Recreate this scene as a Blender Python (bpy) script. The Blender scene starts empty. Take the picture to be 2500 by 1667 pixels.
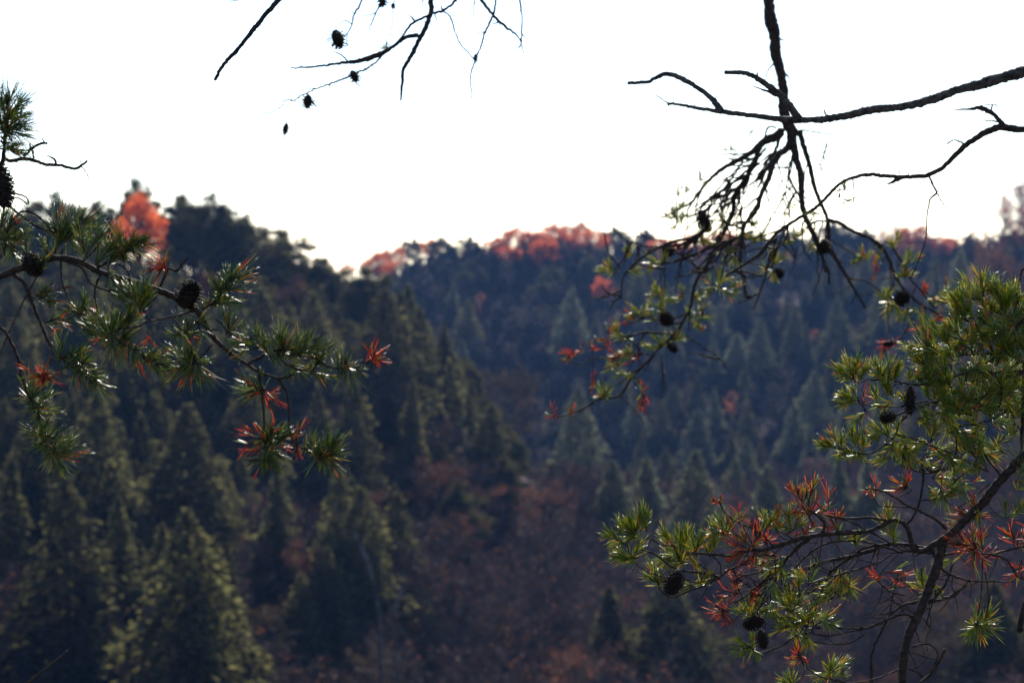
import bpy, math, random
import numpy as np
from mathutils import Vector, Matrix
R = math.radians
random.seed(7); rng = np.random.default_rng(7)

# ------------------------------------------------------------------ camera, world, sun, exposure
scn = bpy.context.scene
col = scn.collection
CAMZ = 100.0; LENS = 80.0; F = LENS/36*2500; PITCH = math.atan((833.5-600)/F)
cam = bpy.data.objects.new('camera', bpy.data.cameras.new('camera')); col.objects.link(cam)
cam.location = (0, 0, CAMZ); cam.rotation_euler = (R(90)-PITCH, 0, 0)
cam.data.lens = LENS; cam.data.sensor_width = 36; cam.data.clip_start = .05; cam.data.clip_end = 8000
cam.data.dof.use_dof = True; cam.data.dof.focus_distance = 3.45; cam.data.dof.aperture_fstop = 9.2
scn.camera = cam
SUN_AZ, SUN_EL = 7, 33            # degrees to the right of the view, and up
w = bpy.data.worlds.new('World'); scn.world = w; w.use_nodes = True
nt = w.node_tree; bg = nt.nodes['Background']
sky = nt.nodes.new('ShaderNodeTexSky'); sky.sky_type = 'NISHITA'; sky.sun_disc = False
sky.sun_elevation = R(SUN_EL); sky.sun_rotation = R(SUN_AZ); sky.air_density = 0.8; sky.dust_density = 0.2
nt.links.new(sky.outputs[0], bg.inputs[0]); bg.inputs[1].default_value = 0.18; sky.air_density = .7; sky.ozone_density = 2.0
sd = bpy.data.lights.new('sun', 'SUN'); sd.energy = 5.0; sd.angle = R(.5); sd.color = (1, .94, .85)
so = bpy.data.objects.new('sun', sd); col.objects.link(so)
sv = Vector((math.sin(R(SUN_AZ))*math.cos(R(SUN_EL)), math.cos(R(SUN_AZ))*math.cos(R(SUN_EL)), math.sin(R(SUN_EL))))
so.rotation_euler = sv.to_track_quat('Z', 'Y').to_euler(); so.location = (0, 0, 140)
vs = scn.view_settings; vs.view_transform = 'Standard'; vs.look = 'None'; vs.exposure = 0.35; vs.gamma = 1
cy = scn.cycles
cy.max_bounces = 6; cy.diffuse_bounces = 2; cy.glossy_bounces = 2; cy.transmission_bounces = 3; cy.volume_bounces = 0
cy.transparent_max_bounces = 4; cy.use_denoising = True; cy.caustics_reflective = False; cy.caustics_refractive = False
cy.sample_clamp_indirect = 4

Mcam = Matrix.Translation((0, 0, CAMZ)) @ Matrix.Rotation(R(90)-PITCH, 4, 'X')
MR = np.array(Mcam.to_3x3()); MO = np.array([0, 0, CAMZ])
def at(px, py, d):
    "photo pixel (2500 wide) + depth in metres -> world point(s)"
    px, py, d = np.broadcast_arrays(np.asarray(px, float), np.asarray(py, float), np.asarray(d, float))
    c = np.stack([(px-1250)/F*d, -(py-833.5)/F*d, -d], -1)
    return c @ MR.T + MO

# ------------------------------------------------------------------ helpers
def mesh_obj(name, V, quads=None, tris=None, mats=(), parent=None, smooth=False, mi=None, mesh_only=False):
    V = np.asarray(V, np.float32).reshape(-1, 3)
    q = np.zeros((0, 4), np.int32) if quads is None else np.asarray(quads, np.int32).reshape(-1, 4)
    t = np.zeros((0, 3), np.int32) if tris is None else np.asarray(tris, np.int32).reshape(-1, 3)
    me = bpy.data.meshes.new(name)
    me.vertices.add(len(V)); me.vertices.foreach_set('co', V.ravel())
    loops = np.concatenate([q.ravel(), t.ravel()]); me.loops.add(len(loops)); me.loops.foreach_set('vertex_index', loops)
    st = np.concatenate([np.arange(len(q))*4, len(q)*4+np.arange(len(t))*3]).astype(np.int32)
    me.polygons.add(len(st)); me.polygons.foreach_set('loop_start', st)
    if smooth: me.polygons.foreach_set('use_smooth', np.ones(len(st), bool))
    for m in (mats if isinstance(mats, (list, tuple)) else [mats]): me.materials.append(m)
    if mi is not None: me.polygons.foreach_set('material_index', np.asarray(mi, np.int32))
    me.update(calc_edges=True); me.validate()
    if mesh_only: return me
    return link(name, me, parent)
def link(name, data, parent=None):
    o = bpy.data.objects.new(name, data); col.objects.link(o)
    if parent: o.parent = parent
    return o
def tag(o, label=None, cat=None, group=None, kind=None):
    for k, v in (('label', label), ('category', cat), ('group', group), ('kind', kind)):
        if v: o[k] = v
    return o
def unit(v): return v/np.maximum(np.linalg.norm(v, axis=-1, keepdims=True), 1e-9)
def rand_unit(n): return unit(rng.normal(size=(n, 3)))
class Geo:
    def __init__(s): s.V = []; s.Q = []; s.T = []; s.n = 0; s.mq = []; s.mt = []
    def add(s, V, Q=None, T=None, m=0):
        if Q is not None and len(Q): s.Q.append(np.asarray(Q)+s.n); s.mq.append(np.full(len(Q), m))
        if T is not None and len(T): s.T.append(np.asarray(T)+s.n); s.mt.append(np.full(len(T), m))
        V = np.asarray(V).reshape(-1, 3); s.V.append(V); s.n += len(V)
    def build(s, name, mats, parent=None, smooth=False, mesh_only=False):
        if not s.V: return None
        Q = np.concatenate(s.Q) if s.Q else None; T = np.concatenate(s.T) if s.T else None
        return mesh_obj(name, np.concatenate(s.V), Q, T, mats, parent, smooth, np.concatenate((s.mq or [np.zeros(0)])+(s.mt or [np.zeros(0)])), mesh_only)
def tube(geo, P, rad, sides=6, cap=True, m=0, rough=0.0):
    P = np.asarray(P, float); rad = np.asarray(rad, float); n = len(P)
    if n < 2: return
    tg = unit(np.gradient(P, axis=0)); ref = np.array([.31, .95, .12]); ref = ref/np.linalg.norm(ref)
    a = unit(np.cross(tg, ref)); b = np.cross(tg, a)
    th = np.arange(sides)/sides*2*math.pi
    rr = rad[:, None]*(1+rough*rng.normal(size=(n, sides)))
    V = P[:, None]+rr[..., None]*(np.cos(th)[None, :, None]*a[:, None]+np.sin(th)[None, :, None]*b[:, None])
    i = np.arange(n-1)[:, None]*sides; k = np.arange(sides)[None]; k2 = (k+1) % sides
    Q = np.stack([i+k, i+k2, i+sides+k2, i+sides+k], -1).reshape(-1, 4)
    V = V.reshape(-1, 3)
    if cap:
        V = np.concatenate([V, [P[0]-tg[0]*rad[0]*.3, P[-1]+tg[-1]*rad[-1]*.6]]); c0, c1 = n*sides, n*sides+1
        k = np.arange(sides)
        T = np.concatenate([np.stack([np.full(sides, c0), (k+1) % sides, k], -1), np.stack([np.full(sides, c1), (n-1)*sides+k, (n-1)*sides+(k+1) % sides], -1)])
        geo.add(V, Q, T, m)
    else: geo.add(V, Q, None, m)
def catmull(P, step):
    P = np.asarray(P, float)
    if len(P) == 2: P = np.array([P[0], (P[0]+P[1])/2, P[1]])
    E = np.concatenate([[2*P[0]-P[1]], P, [2*P[-1]-P[-2]]]); out = []
    for i in range(1, len(E)-2):
        n = max(1, int(np.linalg.norm((E[i+1]-E[i])[:2])/step))
        t = (np.arange(n)/n)[:, None]
        p0, p1, p2, p3 = E[i-1:i+3]
        out.append(.5*(2*p1+(p2-p0)*t+(2*p0-5*p1+4*p2-p3)*t*t+(3*p1-p0-3*p2+p3)*t**3))
    out.append(P[-1:]); return np.concatenate(out)

# ------------------------------------------------------------------ materials
def mat(name):
    m = bpy.data.materials.new(name); m.use_nodes = True
    n = m.node_tree.nodes; return m, n, m.node_tree.links, n['Principled BSDF'], n['Material Output']
def ramp(n, stops):
    r = n.new('ShaderNodeValToRGB'); e = r.color_ramp.elements
    while len(e) < len(stops): e.new(.5)
    for x, (p, c) in zip(e, stops): x.position = p; x.color = (*c, 1)
    return r
def leaf_mat(name, stops, trans=.45, rough=.5, spec=.3, tint=(1, 1, 1), tgain=1.0, objvar=0.35):
    m, n, l, p, out = mat(name)
    g = n.new('ShaderNodeNewGeometry'); r = ramp(n, stops); l.new(g.outputs['Random Per Island'], r.inputs[0])
    src = r.outputs[0]
    if objvar:
        oi = n.new('ShaderNodeObjectInfo'); mr = n.new('ShaderNodeMapRange'); l.new(oi.outputs['Random'], mr.inputs[0])
        mr.inputs[3].default_value = 1-objvar; mr.inputs[4].default_value = 1+objvar
        mx = n.new('ShaderNodeVectorMath'); mx.operation = 'SCALE'; l.new(src, mx.inputs[0]); l.new(mr.outputs[0], mx.inputs['Scale']); src = mx.outputs[0]
    l.new(src, p.inputs['Base Color'])
    p.inputs['Roughness'].default_value = rough; p.inputs['Specular IOR Level'].default_value = spec
    tr = n.new('ShaderNodeBsdfTranslucent'); vm = n.new('ShaderNodeVectorMath'); vm.operation = 'MULTIPLY'
    l.new(src, vm.inputs[0]); vm.inputs[1].default_value = tuple(tgain*t for t in tint); l.new(vm.outputs[0], tr.inputs[0])
    mix = n.new('ShaderNodeMixShader'); mix.inputs[0].default_value = trans
    l.new(p.outputs[0], mix.inputs[1]); l.new(tr.outputs[0], mix.inputs[2]); l.new(mix.outputs[0], out.inputs[0])
    return m
def bark_mat(name, c1, c2, scale, rough=.85, bump=.4, spec=.2):
    m, n, l, p, out = mat(name)
    tc = n.new('ShaderNodeTexCoord'); no = n.new('ShaderNodeTexNoise'); no.inputs['Scale'].default_value = scale; no.inputs['Detail'].default_value = 6
    l.new(tc.outputs['Object'], no.inputs['Vector']); r = ramp(n, [(.35, c1), (.68, c2)]); l.new(no.outputs[0], r.inputs[0]); l.new(r.outputs[0], p.inputs['Base Color'])
    b = n.new('ShaderNodeBump'); b.inputs['Strength'].default_value = bump; b.inputs['Distance'].default_value = .5/scale
    l.new(no.outputs[0], b.inputs['Height']); l.new(b.outputs[0], p.inputs['Normal'])
    p.inputs['Roughness'].default_value = rough; p.inputs['Specular IOR Level'].default_value = spec
    return m
M = {}
M['bark'] = bark_mat('pine_bark', (.010, .006, .005), (.05, .028, .020), 130, .75, .9, .22)
M['bark_bare'] = bark_mat('bare_bark', (.018, .014, .012), (.10, .08, .065), 90, .8, .8)
M['cone'] = bark_mat('cone_scales', (.008, .006, .005), (.04, .024, .017), 150, .8, .3)
M['needle'] = leaf_mat('green_needles', [(0, (.03, .06, .008)), (.3, (.08, .13, .010)), (.65, (.16, .21, .012)), (.92, (.30, .30, .02)), (.985, (.36, .24, .02)), (1, (.42, .12, .02))], .5, .30, 1.0, (1.3, 1.15, .35), 2.9, 0)
M['needle_dark'] = leaf_mat('dark_green_needles', [(0, (.008, .02, .006)), (.4, (.03, .07, .010)), (.7, (.09, .14, .012)), (.93, (.20, .23, .02)), (.985, (.30, .22, .02)), (1, (.38, .09, .02))], .48, .30, 1.0, (1.3, 1.2, .35), 2.6, 0)
M['needle_red'] = leaf_mat('dead_red_needles', [(0, (.04, .018, .012)), (.35, (.12, .030, .015)), (.55, (.32, .052, .018)), (.85, (.50, .11, .022)), (1, (.50, .24, .05))], .5, .4, .5, (1.3, 1.1, .35), 2.0, 0)
M['hem'] = leaf_mat('hemlock_foliage', [(0, (.022, .022, .013)), (.6, (.056, .053, .030)), (1, (.105, .096, .055))], .68, .9, .08, (1.15, 1.15, .75), 1.5, .25)
M['under'] = leaf_mat('shade_toned_fill', [(0, (.005, .006, .005)), (1, (.015, .015, .012))], .15, .95, .05, (1, 1, 1), 1, 0)  # tree fill, its colour darkened to stand in for deep shade between trees
M['brush'] = leaf_mat('brush_twigs', [(0, (.045, .034, .024)), (.7, (.135, .098, .068)), (1, (.28, .20, .14))], .15, .95, .05, (1, 1, 1), 1, 0)
M['pine'] = leaf_mat('pine_foliage', [(0, (.03, .032, .018)), (.6, (.06, .058, .028)), (1, (.11, .092, .045))], .4, .9, .08, (1.2, 1.15, .7), 1.3)
M['red'] = leaf_mat('red_leaves', [(0, (.12, .04, .03)), (.5, (.48, .10, .045)), (1, (.72, .25, .08))], .55, .7, .1, (1.25, 1, .75), 1.7, .2)
M['rust'] = leaf_mat('russet_leaves', [(0, (.07, .040, .028)), (.6, (.15, .068, .042)), (1, (.30, .13, .055))], .45, .6, .2, (1.2, .95, .7), 1.1)
M['plum'] = leaf_mat('plum_leaves', [(0, (.12, .04, .045)), (.6, (.28, .07, .07)), (1, (.45, .12, .08))], .5, .7, .1, (1.2, .9, 1), 1.1, .2)
M['yel'] = leaf_mat('olive_leaves', [(0, (.04, .035, .015)), (1, (.11, .07, .025))], .45, .6, .2, (1.2, 1, .7), 1.2)
M['twig'] = bark_mat('grey_twigs', (.04, .031, .029), (.14, .105, .095), 1.5, .9, 0)
M['trunk'] = bark_mat('tree_trunk_bark', (.03, .024, .02), (.10, .08, .07), 3, .9, 0)
def ground_mat():
    m, n, l, p, out = mat('leaf_litter')
    tc = n.new('ShaderNodeTexCoord'); a = n.new('ShaderNodeTexNoise'); a.inputs['Scale'].default_value = .08; a.inputs['Detail'].default_value = 10
    l.new(tc.outputs['Object'], a.inputs['Vector']); r = ramp(n, [(.3, (.03, .022, .016)), (.55, (.07, .045, .03)), (.75, (.12, .07, .045))])
    l.new(a.outputs[0], r.inputs[0]); l.new(r.outputs[0], p.inputs['Base Color']); p.inputs['Roughness'].default_value = 1; p.inputs['Specular IOR Level'].default_value = .1
    return m
M['ground'] = ground_mat()
M['rock'] = bark_mat('pale_rock', (.04, .038, .036), (.17, .16, .15), 1.2, .9, .3)

# ------------------------------------------------------------------ terrain
UC = np.array([-3000, -600, 0, 350, 700, 1000, 1250, 1600, 2000, 2400, 3100, 5500.])
DR = np.array([60, 110, 150, 200, 250, 300, 350, 400, 450, 520, 600, 700, 800, 880, 1000, 1300, 2500.])
ZT = np.array([
 [72,70,66,62,56,50,46,44,46,50,60,72],
 [66,62,58,54,48,42,37,34,35,38,46,66],
 [62,60,55,50,45,38,32,28,28,30,36,58],
 [60,60,54,50,46,40,35,33,33,36,42,56],
 [62,60,54,51,47,42,39,38,38,40,48,60],
 [70,68,63,60,54,46,41,40,40,42,52,66],
 [80,80,77,74,68,60,47,41,41,44,56,72],
 [93,93,90,89,83,75,57,42,41,46,60,80],
 [95,95,92,90,80,70,53,40,40,48,66,86],
 [80,80,75,70,60,45,38,34,36,60,94,100],
 [62,60,55,48,38,30,28,27,38,74,102,106],
 [58,55,50,48,46,48,50,50,58,84,105,108],
 [62,60,60,62,70,76,78,78,82,88,100,106],
 [72,70,72,78,82,89,95,92,91,91,102,106],
 [60,60,62,66,70,74,78,78,76,76,84,90],
 [45,45,45,45,48,50,50,50,50,50,55,60],
 [30]*12], float)
def ground(x, y):
    x = np.asarray(x, float); y = np.asarray(y, float)
    u = 1250+x/np.maximum(y, 110)*F; d = np.clip(y, 60, 2500)
    ui = np.clip(np.searchsorted(UC, u)-1, 0, len(UC)-2); di = np.clip(np.searchsorted(DR, d)-1, 0, len(DR)-2)
    fu = np.clip((u-UC[ui])/(UC[ui+1]-UC[ui]), 0, 1); fd = np.clip((d-DR[di])/(DR[di+1]-DR[di]), 0, 1)
    fu = fu*fu*(3-2*fu)*.5+fu*.5; fd = fd*fd*(3-2*fd)*.5+fd*.5
    z = (ZT[di, ui]*(1-fu)+ZT[di, ui+1]*fu)*(1-fd)+(ZT[di+1, ui]*(1-fu)+ZT[di+1, ui+1]*fu)*fd
    z = z+1.2*np.sin(x*.09+y*.031)+1.0*np.sin(x*.041-y*.083+1)+.5*np.sin(x*.23+.7)*np.sin(y*.19)
    k = np.clip((y-1.5)/58.5, 0, 1); k = k**.35                       # the cliff edge under the camera
    return np.where(y < 60, 98.35*(1-k)+z*k, z)
ys = np.concatenate([np.linspace(-60, 0, 13), np.linspace(1.2, 60, 30), np.geomspace(64, 2500, 170)])
ts = np.linspace(-1, 1, 181); ts = np.sign(ts)*(np.abs(ts)*.4+np.abs(ts)**3*.6)
GX = ts[None]*(120+1.0*np.maximum(ys, 0))[:, None]; GY = np.broadcast_to(ys[:, None], GX.shape)
GZ = ground(GX, GY); nx = len(ts)
i = np.arange(len(ys)-1)[:, None]*nx; j = np.arange(nx-1)[None]
tag(mesh_obj('hills', np.stack([GX, GY, GZ], -1), np.stack([i+j, i+j+1, i+nx+j+1, i+nx+j], -1).reshape(-1, 4), None, M['ground'], smooth=True),
    'leaf strewn ground of the wooded hills and the valley', None, None, 'structure')

# ------------------------------------------------------------------ tree prototypes (unit height 1, local z up)
def leaves(C, size, flat=0.0, dirs=None, aspect=1.6):
    "small four-sided leaf sprays centred on C"
    n = len(C); nr = rand_unit(n); nr[:, 2] = nr[:, 2]*(1-flat)+flat*np.sign(rng.normal(size=n)+1.0)
    nr = unit(nr); a = unit(np.cross(nr, rand_unit(n))) if dirs is None else unit(dirs+.35*rand_unit(n)); b = unit(np.cross(nr, a))
    s = (size*rng.uniform(.6, 1.3, n))[:, None]; a = a*s*aspect/2; b = b*s/2
    V = np.stack([C-a, C+b*.9-a*.1, C+a, C-b*.9+a*.1], 1).reshape(-1, 3)
    return V, np.arange(n*4).reshape(-1, 4)
def proto_hemlock(seed, n_b=190, per=46, wid=.20, bulge=.85, lsize=.016, mk='hem'):
    rs = np.random.default_rng(seed); g = Geo()
    off = rs.normal(size=(2,))*.01; ph = rs.uniform(0, 6, 4)
    for k in range(n_b):
        t = .06+.93*((k+rs.uniform())/n_b)**.95; az = k*2.399+rs.normal()*.3
        L = wid*(1-t)**bulge*(1.0+.16*math.sin(3*az+ph[0]+t*9)+.14*math.sin(az+ph[1]+t*14)+.20*rs.normal())+.008
        if t < .15: L *= .55+3*t
        L = max(L, .006); droop = .30+.25*(1-t)
        m = max(5, int(per*(L/wid)**.8*1.5)); s = rs.uniform(0.08, 1, m)**.7
        side = rs.normal(size=m)*(.20*L+.006)*(.5+.8*s*(1.2-s)*2); up = rs.normal(size=m)*.014
        r = s*L; P = np.stack([r*math.cos(az)-side*math.sin(az), r*math.sin(az)+side*math.cos(az), t+.10*r-droop*r*s+up], -1)
        P[:, :2] += off*t
        dr = np.tile([math.cos(az), math.sin(az), -.3], (m, 1))
        V, Q = leaves(P, lsize*(.75+.5*(L/wid)), .15, dr, 1.6); g.add(V, Q)
    tip = np.stack([rs.normal(size=40)*.004, rs.normal(size=40)*.004, rs.uniform(.93, 1.0, 40)], -1); tip[:, :2] += off
    V, Q = leaves(tip, lsize*.8, 0, np.tile([0, 0, 1.], (40, 1)), 2.2); g.add(V, Q)
    t = Geo(); z = np.linspace(-.03, .97, 9); tube(t, np.stack([off[0]*z, off[1]*z, z], -1), .013*(1.02-z)+.001, 6)
    return g.build('crown', [M[mk]], mesh_only=True), t.build('trunk', [M['trunk']], mesh_only=True, smooth=True)
def limb_skel(rs, n1, n2, base, spread, rise, taper=.6):
    "trunk, limbs and branchlets of a broadleaf or pine; returns tubes + tips"
    tubes, tips = [], []
    z = np.linspace(-.04, .9, 9); wob = np.cumsum(rs.normal(size=(9, 2))*.008, axis=0)
    tr = np.concatenate([wob, z[:, None]], 1); tubes.append((tr, .017*(1-z*.85)))
    for k in range(n1):
        h = base+(.88-base)*((k+rs.uniform())/n1); az = k*2.399+rs.normal()*.4
        i = min(7, int((h+.04)/.94*8)); st = tr[i]+(tr[i+1]-tr[i])*(((h+.04)/.94*8) % 1)
        f = (h-base)/(.9-base); L = spread*(.55+.75*math.sin(math.pi*(.18+.75*f)))*rs.uniform(.7, 1.15)
        e = st+np.array([math.cos(az)*L, math.sin(az)*L, L*rise*rs.uniform(.5, 1.4)])
        m = (st+e)/2+rs.normal(size=3)*.02; P = np.array([st, st*.6+m*.4-[0, 0, .005], m, m*.4+e*.6, e])
        tubes.append((P, np.linspace(.008, .002, 5)*(1.2-f*.5)))
        for q in range(n2):
            s = rs.uniform(.3, 1); b = st+(e-st)*s+rs.normal(size=3)*.01
            dv = unit(rs.normal(size=3)*.8+(e-st)/L*.9+[0, 0, .35]); e2 = b+dv*L*rs.uniform(.2, .5)
            tubes.append((np.array([b, (b+e2)/2+rs.normal(size=3)*.008, e2]), np.array([.003, .002, .001]))); tips.append((e2, dv, L))
    return tubes, tips
def proto_pine(seed, n1=24, spread=.17, lsize=.0135):
    rs = np.random.default_rng(seed); tubes, tips = limb_skel(rs, n1, 5, .45, spread, .28)
    g = Geo(); t = Geo()
    for P, r in tubes: tube(t, P, r, 5)
    tips = tips+[(np.array([tubes[0][0][-1][0], tubes[0][0][-1][1], .92+.02*k])+rs.normal(size=3)*[.02, .02, .01], np.array([0, 0, 1.]), .1) for k in range(6)]
    for e, dv, L in tips:
        n = int(100*rs.uniform(.5, 1.4)); o = rs.normal(size=(n, 3))*np.array([.026, .026, .017])*rs.uniform(.7, 1.25)
        V, Q = leaves(e+o, lsize, .3, unit(o+dv*.02+1e-5), 1.8); g.add(V, Q)
    return g.build('crown', [M['pine']], mesh_only=True), t.build('trunk', [M['trunk']], mesh_only=True, smooth=True)
def proto_broad(seed, mk, nleaf=5200, dens=1.0, n1=24, spread=.24, lsize=.014, n2=8):
    rs = np.random.default_rng(seed); tubes, tips = limb_skel(rs, n1, n2, .28, spread, .75)
    t = Geo(); g = Geo()
    for P, r in tubes: tube(t, P, r, 5)
    for e, dv, L in tips:                                                # fine twigs at every branch end
        for q in range(5):
            d2 = unit(dv+rs.normal(size=3)*.6); tube(t, np.array([e-dv*.02, e+d2*L*.12, e+d2*L*.25+[0, 0, .004]]), np.array([.0016, .001, .0006]), 3, False)
    per = max(1, int(nleaf*dens/len(tips)))
    for e, dv, L in tips:
        n = max(1, int(per*rs.uniform(.2, 1.8))); o = rs.normal(size=(n, 3))*.030*rs.uniform(.6, 1.2)
        V, Q = leaves(e+o, lsize, .15, None, 1.3); g.add(V, Q)
    return g.build('crown', [M[mk]], mesh_only=True), t.build('trunk', [M['twig']], mesh_only=True, smooth=True)
M['pale'] = leaf_mat('sunlit_toned_hemlock', [(0, (.030, .034, .026)), (.6, (.075, .082, .060)), (1, (.14, .145, .11))], .68, .9, .08, (1.15, 1.15, .85), 1.5, .25)  # hemlock foliage lightened in colour to stand in for sunlit rims
def proto_round(seed, mk, nc=70, per=85, lsize=.017, sp=.27):
    "broadleaf with a rounded billowing crown"
    rs = np.random.default_rng(seed); tubes, tips = limb_skel(rs, 18, 5, .35, sp*.8, .6); t = Geo(); g = Geo()
    for P, r in tubes: tube(t, P, r, 5)
    for k in range(nc):
        v = unit(rs.normal(size=3)); c = np.array([0, 0, .72])+v*np.array([sp, sp, .25])*rs.uniform(.5, 1)**.6
        n = int(per*rs.uniform(.4, 1.5)); V, Q = leaves(c+rs.normal(size=(n, 3))*.036*rs.uniform(.6, 1.3), lsize, .15, None, 1.3); g.add(V, Q)
        tube(t, np.array([[0, 0, .42+.2*rs.uniform()], c*[.5, .5, .9], c]), np.array([.004, .0025, .001]), 4, False)
    return g.build('crown', [M[mk]], mesh_only=True), t.build('trunk', [M['twig']], mesh_only=True, smooth=True)
PR = {'hem': [proto_hemlock(s, wid=wd, bulge=b) for s, wd, b in ((1, .22, .85), (2, .27, .78), (3, .20, .9), (4, .29, .82), (5, .25, .68))],
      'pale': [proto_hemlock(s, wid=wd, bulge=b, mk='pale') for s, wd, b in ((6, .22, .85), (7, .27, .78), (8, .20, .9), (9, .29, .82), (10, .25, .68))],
      'pine': [proto_pine(s, spread=sp) for s, sp in ((11, .16), (12, .2), (13, .14), (14, .18))],
      'red': [proto_round(21, 'red'), proto_round(22, 'red', 60, 80, .017, .33), proto_broad(23, 'red', 8500, 1, 26, .24, .017)],
      'bare': [proto_broad(s, 'rust', 500, d, 26, sp, .016, 12) for s, sp, d in ((31, .24, .6), (32, .3, 1.5), (33, .2, .3), (34, .26, .9))],
      'rust': [proto_broad(s, 'rust', 3200, 1, 22, sp) for s, sp in ((41, .26), (42, .3), (43, .22))],
      'plum': [proto_round(61, 'plum', 60, 60, .014, .36), proto_round(62, 'plum', 46, 46, .013, .42)],
      'olive': [proto_broad(s, 'yel', 3800, 1, 22, sp) for s, sp in ((51, .26), (52, .24))]}
KN = {'hem': ('hemlock_tree', 'conifer'), 'pale': ('hemlock_tree', 'conifer'), 'pine': ('pine_tree', 'pine tree'), 'red': ('red_maple_tree', 'red tree'), 'bare': ('bare_tree', 'bare tree'),
      'plum': ('purple_leaved_tree', 'autumn tree'), 'rust': ('russet_tree', 'autumn tree'), 'olive': ('olive_leaved_tree', 'autumn tree')}
placed = []
def plant(kind, x, y, h, label, group=None, wid=1.0, var=None):
    v = var if var is not None else random.randrange(len(PR[kind])); cm, tm = PR[kind][v % len(PR[kind])]
    root = link(KN[kind][0], None); root.location = (x, y, float(ground(x, y))-.1); root.rotation_euler = (random.uniform(-.03, .03), random.uniform(-.03, .03), random.uniform(0, 6.28))
    root.scale = (h*wid, h*wid, h); root.empty_display_size = .1
    link('trunk', tm, root); link('crown', cm, root)
    tag(root, label, KN[kind][1], group); placed.append((x, y, kind)); return root
def hero(kind, px, py, h, label, dr=(150, 950), wid=1.0, var=None, group=None):
    "tree whose top shows at photo pixel px,py: the depth is where a tree of height h standing on the ground reaches there"
    best = None
    for d in np.arange(dr[0], dr[1], 2.0):
        p = at(px, py, d); hh = p[2]-float(ground(p[0], p[1])); e = abs(hh-h)/h
        if hh > 3 and (best is None or e < best[0]-.001): best = (e, p, hh)
    if best is None: return
    HB.append((best[1][0], best[1][1], best[2]))
    plant(kind, best[1][0], best[1][1], best[2], label, group, wid*h/best[2] if best[2] > h else wid, var)

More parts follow.
